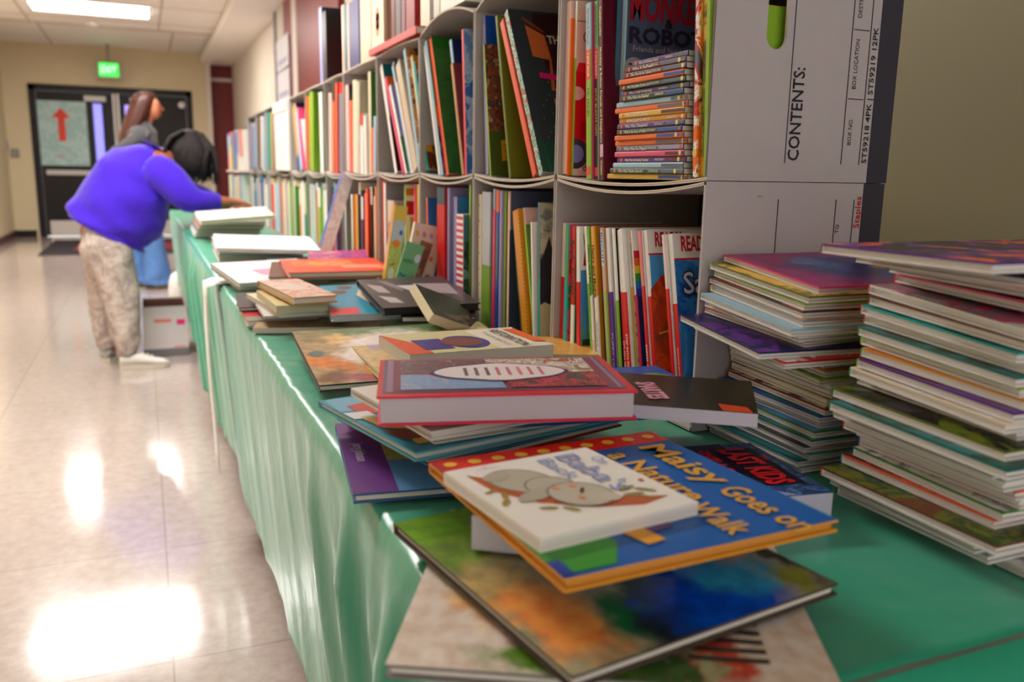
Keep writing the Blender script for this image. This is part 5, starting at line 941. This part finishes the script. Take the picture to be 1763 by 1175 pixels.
tb('white and blush picture book topping the farthest pile', (320, 366), (345, 380), (476, 384), .8420, .016, A((238, 228, 222), (232, 200, 196), (236, 230, 214), (240, 236, 230), s=5, q=2, soft=.7), (226, 220, 210), w=.25, pitch=.10, h=.30, pages=(220, 206, 190))
# ---------------------------------------------------------------- books standing on the table and leaning on the boxes
def stand(label, TL, TR, BR, BL, y, t, cover, spine=None, kind='b', name='board_book', back=0.0, **k):
    tl, br, bl = ony(TL[0], TL[1], y+back), ony(BR[0], BR[1], y), ony(BL[0], BL[1], y)
    X = br-bl; Y = tl-bl; h = Y.length; Y.normalize(); X -= Y*X.dot(Y); w = X.length; X.normalize(); Z = X.cross(Y)
    T = Matrix((X, Y, Z)).transposed().to_4x4()
    zlow = min((bl-Z*t).z, bl.z, (bl+X*w).z); T.translation = bl-Z*t
    if k.pop('floor', True):
        ext = bl.z-ZT; ext = max(0, ext/max(.5, Y.z)); T.translation = bl-Z*t-Y*ext; h += ext
        low = min((T @ Vector(c)).z for c in ((0, 0, 0), (w, 0, 0), (0, 0, t), (w, 0, t))); T.translation += Vector((0, 0, ZT+.001-low))
    b = book(name, T, w, h, t, cover, spine, kind=kind, **k); tag(b, label, 'book'); return b
stand('yellow and green flowered board book leaning on the boxes', (681, 357), (698, 352), (685, 481), (664, 476), 1.99, .028, A((110, 160, 60), (206, 206, 120), (160, 190, 90), (230, 226, 200), s=16, q=2), (206, 150, 50), deco=[('r', 0, .84, 1, 1, (228, 200, 90)), ('r', 0, .62, 1, .84, (190, 206, 216)), ('o', .5, .60, .3, .3, 0, (230, 130, 40), 2), ('o', .75, .72, .14, .2, 0, (60, 90, 210), 2), ('o', .4, .28, .25, .5, 0, (232, 226, 214), 2), ('o', .45, .38, .1, .1, 0, (206, 60, 50), 3)])
stand('cream board book with small animal pictures, tallest of the display row', (715, 394), (769, 383), (748, 482), (698, 482), 1.90, .016, (226, 214, 194), (232, 222, 206), bevel=.003, deco=[('r', .0, .76, 1, 1, (226, 214, 204)), ('r', 0, .76, 1, .765, (190, 170, 150), 2)]+[('o', .14+.25*i, .87, .07, .10, .3, c, 3) for i, c in enumerate(((220, 170, 90), (190, 150, 150), (170, 170, 190), (110, 130, 100)))]+[('o', .78, .58, .07, .09, 0, (214, 130, 40), 3), ('o', .76, .34, .09, .12, -.5, (130, 124, 110), 3), ('o', .82, .1, .06, .08, 0, (206, 50, 40), 3), ('o', .55, .66, .2, .05, 0, (214, 170, 160), 3)])
stand('brown covered board book behind the green one in the display row', (727, 422), (745, 417), (727, 482), (706, 482), 1.85, .010, A((150, 90, 70), (120, 64, 50), (170, 120, 90), s=14, q=3), (60, 50, 50), deco=[])
stand('mint green board book with a white bird, front of the display row', (701, 426), (733, 407), (717, 482), (684, 482), 1.81, .009, (130, 190, 130), (110, 170, 110), deco=[('t', .1, .70, .55, .30, 'HORS', (70, 150, 110), .03), ('t', .12, .50, .4, .2, 'ly', (30, 120, 160), .03), ('o', .82, .80, .16, .24, 0, (226, 220, 230), 2), ('o', .5, .32, .18, .22, .4, (206, 60, 50), 2), ('o', .5, .25, .15, .22, .2, (234, 228, 222), 3), ('o', .38, .08, .2, .12, 0, (234, 228, 222), 3), ('p', [(.78, .30), (.86, .30), (.86, .55), (.78, .55)], (70, 50, 120), 2), ('p', [(.78, .45), (.86, .45), (.86, .55), (.78, .55)], (226, 60, 130), 3)])
stand('tall white picture book leaning diagonally against the lower boxes', (590, 308), (608, 305), (574, 436), (553, 432), 2.72, .030, A((244, 246, 252), (246, 244, 246), (226, 206, 206), (220, 234, 250), s=9, q=3, soft=.8), (60, 90, 170), kind='h', name='picture_book', edge=(70, 96, 176), back=0.05)
# ---------------------------------------------------------------- people
def body(verts, edges, m, name, parent, root=0, sub=2):
    """continuous figure: verts = (x,y,z,radius)"""
    me = bpy.data.meshes.new(name); me.from_pydata([v[:3] for v in verts], edges, [])
    o = bpy.data.objects.new(name, me); COL.objects.link(o); o.parent = parent
    bpy.context.view_layer.objects.active = o
    sk = o.modifiers.new('skin', 'SKIN'); sk.use_smooth_shade = True
    for i, v in enumerate(verts):
        r = v[3]; me.skin_vertices[0].data[i].radius = r if isinstance(r, tuple) else (r, r)
        me.skin_vertices[0].data[i].use_root = (i == root)
    s = o.modifiers.new('sub', 'SUBSURF'); s.levels = sub; s.render_levels = sub
    me.materials.append(m)
    dg = bpy.context.evaluated_depsgraph_get(); me2 = bpy.data.meshes.new_from_object(o.evaluated_get(dg)); o.modifiers.clear(); o.data = me2
    for p in me2.polygons: p.use_smooth = True
    if not me2.materials: me2.materials.append(m)
    return o
SKIN = mat((176, 104, 70), 0.5); 
def hand(V, E, wrist_i, w, d, up, side, s=1.0):
    """palm and five bent fingers; d = pointing direction, up = back of the hand, side = towards the thumb"""
    d, up, side = Vector(d).normalized(), Vector(up).normalized(), Vector(side).normalized(); w = Vector(w)
    def a(p, r): V.append((p.x, p.y, p.z, tuple(q*s for q in r) if isinstance(r, tuple) else r*s)); return len(V)-1
    palm = a(w+d*.045*s, (.026, .017)); E.append((wrist_i, palm)); kn = a(w+d*.078*s, (.030, .014)); E.append((palm, kn))
    for k, (off, ln) in enumerate(((.026, .030), (.009, .034), (-.009, .031), (-.025, .024))):
        p = w+d*.088*s+side*off*s; i0 = a(p, .0088); E.append((kn, i0)); c = 0.35
        for j in range(3):
            dd = (d*math.cos(c)-up*math.sin(c)); p = p+dd*ln*s*(1-.15*j); i1 = a(p, .0082-.0008*j); E.append((i0, i1)); i0 = i1; c += .42
    p = w+d*.028*s+side*.030*s; i0 = a(p, .011); E.append((palm, i0))
    for j in range(2):
        p = p+(d*.8+side*(.55-.3*j)-up*.3).normalized()*.030*s; i1 = a(p, .0098-.001*j); E.append((i0, i1)); i0 = i1
def shell(name, parent, rings, m, wr=0.0, seed=0, fr=30, thick=0.004, closed=True):
    """cloth lofted through rings (centre, u axis, v axis): smooth with small folds"""
    n = 28; mb = MB(); R = []
    K = []
    for a, b in zip(rings[:-1], rings[1:]):
        for t in range(5): f = t/5; K.append([a[j].lerp(b[j], f) for j in range(3)])
    K.append(list(rings[-1]))
    for i, (c, u, v) in enumerate(K):
        r = []
        for j in range(n):
            t = 2*math.pi*j/n; k = 1+wr*(math.sin(t*3+i*.55+seed)+.6*math.sin(t*5-i*.8+seed*2)+.5*math.sin(i*1.1+t*2+seed))
            r.append(c+(u*math.cos(t)+v*math.sin(t))*k)
        R.append(r)
    mb.loft(R, m, caps=closed); o = mb.build(name, parent); o.modifiers.new('s', 'SUBSURF').render_levels = 1; return o
Vc = Vector
def cloth(c, rough=.85):
    m, N, L, B = new_mat('woven_cloth'); tc = N.new('ShaderNodeTexCoord'); n = N.new('ShaderNodeTexNoise'); n.inputs['Scale'].default_value = 14; n.inputs['Detail'].default_value = 4; L.new(tc.outputs['Object'], n.inputs['Vector'])
    bp = N.new('ShaderNodeBump'); bp.inputs['Strength'].default_value = .5; bp.inputs['Distance'].default_value = .02; L.new(n.outputs['Fac'], bp.inputs['Height']); L.new(bp.outputs[0], B.inputs['Normal'])
    B.inputs['Base Color'].default_value = lin(c); B.inputs['Roughness'].default_value = rough; B.inputs['Sheen Weight'].default_value = .2; return m
PURP = cloth((64, 14, 208)); SWEAT = art([(176, 160, 150), (206, 190, 180), (160, 144, 138), (214, 200, 190)], 5, 2, .8, .8); HAIR1 = art([(26, 22, 24), (44, 38, 38), (30, 24, 26)], 9, 1, .6, .75); HAIR2 = art([(40, 22, 20), (70, 38, 30), (46, 26, 22)], 7, 4, .8, .4)
DEN = art([(60, 104, 170), (84, 128, 190), (66, 110, 176)], 6, 2, .8, .8); SHOE = mat((226, 220, 214), .6); SOLE = mat((206, 196, 180), .6); JACK = cloth((52, 52, 56))
def shoe(name, parent, x, y, ang, L=.265, pat=None, z=0.0, label=None):
    ca, sa = math.cos(ang), math.sin(ang); T = lambda p: Vc((x+p[0]*ca-p[1]*sa, y+p[0]*sa+p[1]*ca, z+p[2]))
    mb = MB(); R = []
    for px, hw, z0, z1 in ((-.05, .018, .022, .060), (-.045, .030, .02, .085), (-.02, .034, .02, .092), (.03, .036, .02, .092), (.08, .040, .02, .075), (.13, .044, .02, .058), (.175, .042, .02, .046), (.20, .030, .02, .036), (.208, .012, .02, .030)):
        r = []
        for j in range(14):
            t = 2*math.pi*j/14; yy = hw*math.cos(t); zz = (z0+z1)/2+(z1-z0)/2*math.sin(t); r.append(T((px*L/.26, yy, zz)))
        R.append(r)
    mb.loft(R, pat or SHOE); o = mb.build(name, parent); s = MB(); out = [(-.052, .020), (-.045, .033), (0, .035), (.08, .043), (.13, .047), (.18, .042), (.205, .026), (.213, .0)]
    pts = [(a*L/.26, b) for a, b in out]+[(a*L/.26, -b) for a, b in reversed(out[:-1])]
    n = len(pts); s.add([T((a, b, 0.001)) for a, b in pts]+[T((a, b, .026)) for a, b in pts], [tuple(reversed(range(n))), tuple(range(n, 2*n))]+[(i, (i+1) % n, n+(i+1) % n, n+i) for i in range(n)], SOLE); s.build('sole', o)
    l = MB()
    for k in range(4): l.tube([T((.045+.022*k, -.022, .088-.008*k)), T((.05+.022*k, 0, .094-.009*k)), T((.045+.022*k, .022, .088-.008*k))], .003, mat((240, 236, 230), .7), 6)
    l.build('laces', o); return o
# --- person in the purple hoodie, bent over the table
def person1():
    ox, oy = -.20, 4.98; e = empty('person', Matrix.Translation((ox, oy, 0)))
    tag(e, 'person in purple hoodie and pale sweatpants bending over the far table', 'person')
    L = lambda x, y, z: (x-ox, y, z)
    V = [L(-.20, 0, .75)+((.10, .10),), L(-.12, 0, .90)+((.13, .12),), L(0, 0, 1.03)+((.14, .11),), L(.09, 0, 1.09)+((.10, .10),), L(.155, 0, 1.115)+(.05,), L(.185, 0, 1.125)+(.055,), L(.235, 0, 1.13)+((.075, .072),), L(.268, 0, 1.08)+((.062, .062),)]
    E = [(0, 1), (1, 2), (2, 3), (3, 4), (4, 5), (5, 6), (6, 7)]
    def a(p, r, j): V.append(tuple(L(*p))+(r,)); E.append((j, len(V)-1)); return len(V)-1
    for s, kx, fx in ((-1, -.13, -.12), (1, -.19, -.22)):
        h = a((-.23, s*.09, .70), .085, 0); k = a((kx-.01, s*.10, .44), .056, h); an = a((fx, s*.11, .09), .028, k); f = a((fx+.07, s*.115, .045), (.024, .014), an)
        a((fx+.11, s*.115, .04), (.022, .012), f)
    for s, el, wr in ((-1, (.21, -.22, .885), (.40, -.16, .885)), (1, (.25, .22, .90), (.42, .12, .86))):
        sh = a((.08, s*.16, 1.07), .055, 3); ee = a(el, .042, sh); ww = a(wr, .027, ee); d = Vc(wr)-Vc(el)
        w = Vc(L(*wr)); hand(V, E, ww, w, Vc((1, .12*(-s), -.05)), (0, 0, 1), (0, -s, 0))
    body(V, E, SKIN, 'body', e)
    r = lambda x, z, ux, uz, vy, y=0: (Vc(L(x, y, z)), Vc((ux, 0, uz)), Vc((0, vy, 0)))
    hood = [r(-.195, .705, .175, -.10, .20), r(-.185, .735, .182, -.105, .21), r(-.13, .80, .185, -.13, .22), r(-.055, .915, .155, -.17, .23), r(.01, 1.00, .125, -.15, .22), r(.075, 1.07, .08, -.11, .18), r(.13, 1.10, .035, -.06, .10), r(.155, 1.11, .025, -.05, .075)]
    o = shell('hoodie', e, hood, PURP, .035, 1)
    for s, el, wr in ((-1, (.22, -.22, .885), (.405, -.16, .885)), (1, (.25, .22, .90), (.43, .12, .86))):
        pts = [(.03, s*.14, 1.05), (.10, s*.19, 1.03), (.17, s*.22, .95), el, (el[0]+.07, el[1]*.93, el[2]+.0), (wr[0]-.05, wr[1], wr[2]), (wr[0]-.02, wr[1], wr[2])]
        mb = MB(); mb.tube([L(*p) for p in pts], [.095, .095, .088, .078, .058, .046, .036], PURP, 16); q = mb.build('sleeve', o); q.modifiers.new('s', 'SUBSURF').render_levels = 1
    mb = MB(); mb.loft([[Vc(L(.10+.06*math.cos(t)*k-.02*i, .12*math.sin(t)*k, 1.15-.03*math.cos(t)*k+.012*i)) for t in [2*math.pi*j/16 for j in range(16)]] for i, k in ((0, 1.0), (1, 1.05), (2, .8), (3, .45))], PURP); mb.build('hood', o)
    for s, kx, fx in ((-1, -.13, -.12), (1, -.19, -.22)):
        c = lambda x, y, z, a_, b_: (Vc(L(x, y, z)), Vc((a_, 0, .02)), Vc((0, b_, 0)))
        shell('trouser_leg', e, [c(-.185, s*.07, .765, .115, .10), c(-.19, s*.09, .66, .125, .115), c(-.155+(kx+.13), s*.10, .50, .10, .095), c(-.13+(kx+.13)*1.5, s*.105, .34, .085, .085), c(fx-.005, s*.11, .20, .075, .07), c(fx, s*.11, .125, .062, .058), c(fx-.002, s*.11, .085, .050, .048)], SWEAT, .045, s+2, closed=False)
        shoe('shoe', e, fx-ox+.0-.0, s*.115, -.05 if s < 0 else .9, .245, None if s < 0 else art([(206, 200, 196), (60, 56, 60), (220, 214, 206)], 40, 1, .1, .6))
    # hair: chin length bob hanging over the bowed face
    hc = Vc(L(.235, 0, 1.135)); mb = MB(); R = []; rng = random.Random(3)
    for i in range(13):
        f = i/12; th = math.pi*(.04+.90*f); rad = (.128 if f < .6 else .128-.03*(f-.6))*math.sin(th)**.75
        ax = Vc((.62, 0, -.78)).normalized(); c = hc-ax*(.125*math.cos(th))+ax*.01; u = Vc((.78, 0, .62)); v = Vc((0, 1, 0))
        R.append([c+(u*math.cos(t)*1.0+v*math.sin(t)*.84)*rad*(1+.05*math.sin(t*7+i*.4)+.03*math.sin(t*13-i)) for t in [2*math.pi*j/34 for j in range(34)]])
    mb.loft(R, HAIR1); h = mb.build('hair', e); h.modifiers.new('s', 'SUBSURF').render_levels = 1
    mb = MB()
    for k in range(70):                                # loose ends around the chin and brow
        y = rng.uniform(-.115, .105); q = rng.uniform(-.05, .115); s_ = rng.uniform(-.012, .016)
        r0 = hc+Vc((.05+q*.2, y*.6, .10)); r1 = hc+Vc((.095+q*.25, y, .02)); r2 = hc+Vc((.085+q*.5, y*1.02, -.07)); r3 = hc+Vc((.07+q*.6+s_, y*.95, -.12-rng.uniform(0, .05)))
        mb.tube([r0, r1, r2, r3], [.010, .011, .008, .002], HAIR1, 5)
    for k in range(40):
        y = rng.uniform(-.11, .11); mb.tube([hc+Vc((-.02, y*.7, .11)), hc+Vc((-.085, y, .075)), hc+Vc((-.12, y*.95, .01)), hc+Vc((-.125+rng.uniform(-.01, .02), y*.9, -.03-rng.uniform(0, .04)))], [.010, .011, .008, .002], HAIR1, 5)
    mb.build('hair_strands', h)
    # face details, turned down
    fc = Vc(L(.310, 0, 1.045)); mb = MB(); d = Vc((.75, 0, -.66))
    mb.tube([fc+Vc((-.0, 0, .02)), fc+d*.012, fc+Vc((-.01, 0, -.012))], [.008, .011, .008], SKIN, 8); mb.build('nose', e)
    mb = MB()
    for s in (-1, 1): mb.tube([fc+Vc((.0, s*.028, .022)), fc+Vc((.006, s*.028, .018))], [.010, .006], mat((30, 20, 18), .3), 10)
    mb.build('eyes', e)
person1()
def person2():
    ox, oy = -.02, 8.3; e = empty('person', Matrix.Translation((ox, oy, 0)))
    tag(e, 'standing person with long brown hair, dark jacket and blue jeans', 'person')
    V = [(0, 0, .93, (.13, .10)), (0, 0, 1.10, (.12, .09)), (.02, 0, 1.26, (.14, .10)), (.04, 0, 1.36, (.12, .08)), (.07, 0, 1.42, .05), (.09, 0, 1.47, .052), (.115, 0, 1.55, (.078, .085)), (.125, 0, 1.61, (.07, .075))]
    E = [(i, i+1) for i in range(7)]
    def a(p, r, j): V.append(tuple(p)+(r,)); E.append((j, len(V)-1)); return len(V)-1
    for s, fx in ((-1, .10), (1, -.04)):
        h = a((.0, s*.10, .86), .085, 0); k = a((fx*.6, s*.11, .48), .055, h); an = a((fx, s*.11, .09), .036, k); a((fx+.11, s*.11, .045), (.036, .024), an)
    for s, el, wr in ((-1, (-.16, -.24, 1.17), (-.24, -.16, 1.05)), (1, (.18, .22, 1.12), (.38, .16, 1.05))):
        sh = a((.04, s*.17, 1.35), .052, 3); ee = a(el, .04, sh); ww = a(wr, .026, ee); d = (Vc(wr)-Vc(el)).normalized(); hand(V, E, ww, wr, d, (0, 0, 1) if s > 0 else (-.3, -.6, .7), (0, -s, 0))
    body(V, E, mat((196, 124, 92), .5), 'body', e)
    r = lambda x, z, ux, vy, y=0: (Vc((x, y, z)), Vc((ux, 0, 0)), Vc((0, vy, 0)))
    j = shell('jacket', e, [r(-.0, .88, .155, .20), r(0, .94, .16, .21), r(0, 1.10, .15, .20), r(.02, 1.25, .155, .215), r(.035, 1.36, .13, .19), r(.055, 1.42, .075, .10), r(.065, 1.45, .06, .07)], JACK, .03, 3)
    for s, el, wr in ((-1, (-.16, -.24, 1.17), (-.24, -.16, 1.05)), (1, (.18, .22, 1.12), (.38, .16, 1.05))):
        mb = MB(); mb.tube([(.03, s*.15, 1.36), (.01 if s < 0 else .08, s*.21, 1.28), el, tuple(Vc(el).lerp(Vc(wr), .5)), wr], [.075, .072, .062, .052, .042], JACK, 14); mb.build('sleeve', j)
    for s, fx in ((-1, .10), (1, -.04)):
        shell('jeans_leg', e, [r(.0, .95, .13, .115, s*.08), r(.01, .80, .12, .11, s*.095), r(fx*.6, .52, .095, .09, s*.11), r(fx*.9, .28, .10, .10, s*.11), r(fx, .10, .125, .12, s*.11), r(fx, .045, .13, .125, s*.11)], DEN, .03, s+4, closed=False)
        shoe('shoe', e, fx+.02, s*.11, -.1, .27)
    mb = MB(); R = []
    for i, (x, z, a_, b_) in enumerate(((.10, 1.705, .02, .02), (.095, 1.695, .07, .06), (.08, 1.65, .105, .095), (.06, 1.58, .105, .105), (.03, 1.50, .105, .115), (-.01, 1.42, .10, .12), (-.05, 1.34, .085, .12), (-.09, 1.27, .06, .10), (-.12, 1.22, .02, .05))):
        R.append([Vc((x+a_*math.cos(t)*(1+.06*math.sin(7*t+i)), b_*math.sin(t)*(1+.05*math.sin(9*t)), z)) for t in [2*math.pi*q/24 for q in range(24)]])
    mb.loft(R, HAIR2); h = mb.build('hair', e); h.modifiers.new('s', 'SUBSURF').render_levels = 1
    FM = mat((196, 124, 92), .5); mb = MB()
    R = [[Vc((.155+a_*math.cos(t), b_*math.sin(t), z)) for t in [2*math.pi*q/16 for q in range(16)]] for z, a_, b_ in ((1.475, .02, .03), (1.50, .045, .05), (1.55, .055, .062), (1.60, .05, .062), (1.64, .03, .05))]
    mb.loft(R, FM); mb.tube([(.205, 0, 1.585), (.228, 0, 1.555), (.205, 0, 1.545)], [.008, .012, .009], FM, 8); fc = mb.build('face', e)
    mb = MB()
    for s in (-1, 1): mb.tube([(.200, s*.028, 1.585), (.208, s*.028, 1.585)], [.011, .006], mat((30, 20, 18), .3), 10)
    mb.build('eyes', fc)
    mb = MB(); mb.tube([(.196, -.022, 1.515), (.206, 0, 1.515), (.196, .022, 1.515)], [.004, .007, .004], mat((150, 70, 60), .5), 8); mb.build('mouth', fc)
person2()
# ---------------------------------------------------------------- open carton on the floor
def carton():
    y0 = 5.14; e = empty('carton', Matrix.Translation((-.045, y0, 0))); tag(e, 'open white cardboard carton on the floor behind the purple hooded person', 'box')
    w, d, h, t = .235, .38, .285, .004; C = mat((214, 206, 204), .7); I = mat((160, 112, 104), .8)
    m = MB(); m.box((0, 0, .03), (w, t, h), C); m.box((0, d-t, .03), (w, d, h), C); m.box((0, t, .03), (t, d-t, h), C); m.box((w-t, t, .03), (w, d-t, h), C); m.box((t, t, .03), (w-t, d-t, .034), I)
    m.box((t, t, .034), (w-t, t+.0005, h-.01), I); m.box((t, d-t-.0005, .034), (w-t, d-t, h-.01), I); m.box((t, t, .034), (t+.0005, d-t, h-.01), I); m.box((w-t-.0005, t, .034), (w-t, d-t, h-.01), I); m.build('carton_body', e)
    m = MB(); m.box((-.004, -.004, 0), (w+.004, d+.004, .045), mat((120, 116, 120), .7)); m.build('base_tray', e, bevel=.004)
    m = MB(); m.box((.06, -.001, .195), (.15, -.0002, .215), mat((232, 130, 120), .6)); m.build('marker_stroke', e)
    m = MB(); m.box((.178, -.001, .18), (.222, -.0002, .21), mat((236, 40, 120), .6)); m.build('sticky_note', e)
    m = MB(); m.box((.16, -.001, .05), (.22, -.0002, .056), mat((220, 90, 70), .6)); m.build('small_print', e)
carton()
m = MB(); m.box((-.04, 5.06, .24), (.10, 5.2, .262), mat((40, 60, 56), .6)); m.tube([(.0, 5.06, .262), (.02, 5.05, .292)], .012, mat((230, 226, 220), .6), 8); 
# crumpled white bag beyond
k = MB(); R = []
for i, (z, rr) in enumerate(((.002, .10), (.05, .11), (.12, .10), (.18, .09), (.24, .07), (.27, .03))):
    R.append([Vector((.235+rr*math.cos(t)*(1+.1*math.sin(5*t+i)), 7.1+rr*math.sin(t)*(1+.1*math.sin(4*t+2*i)), z)) for t in [2*math.pi*q/20 for q in range(20)]])
k.loft(R, mat((232, 230, 226), .6)); tag(k.build('paper_bag'), 'small white bag on the floor between the carton and the far tables', 'bag')
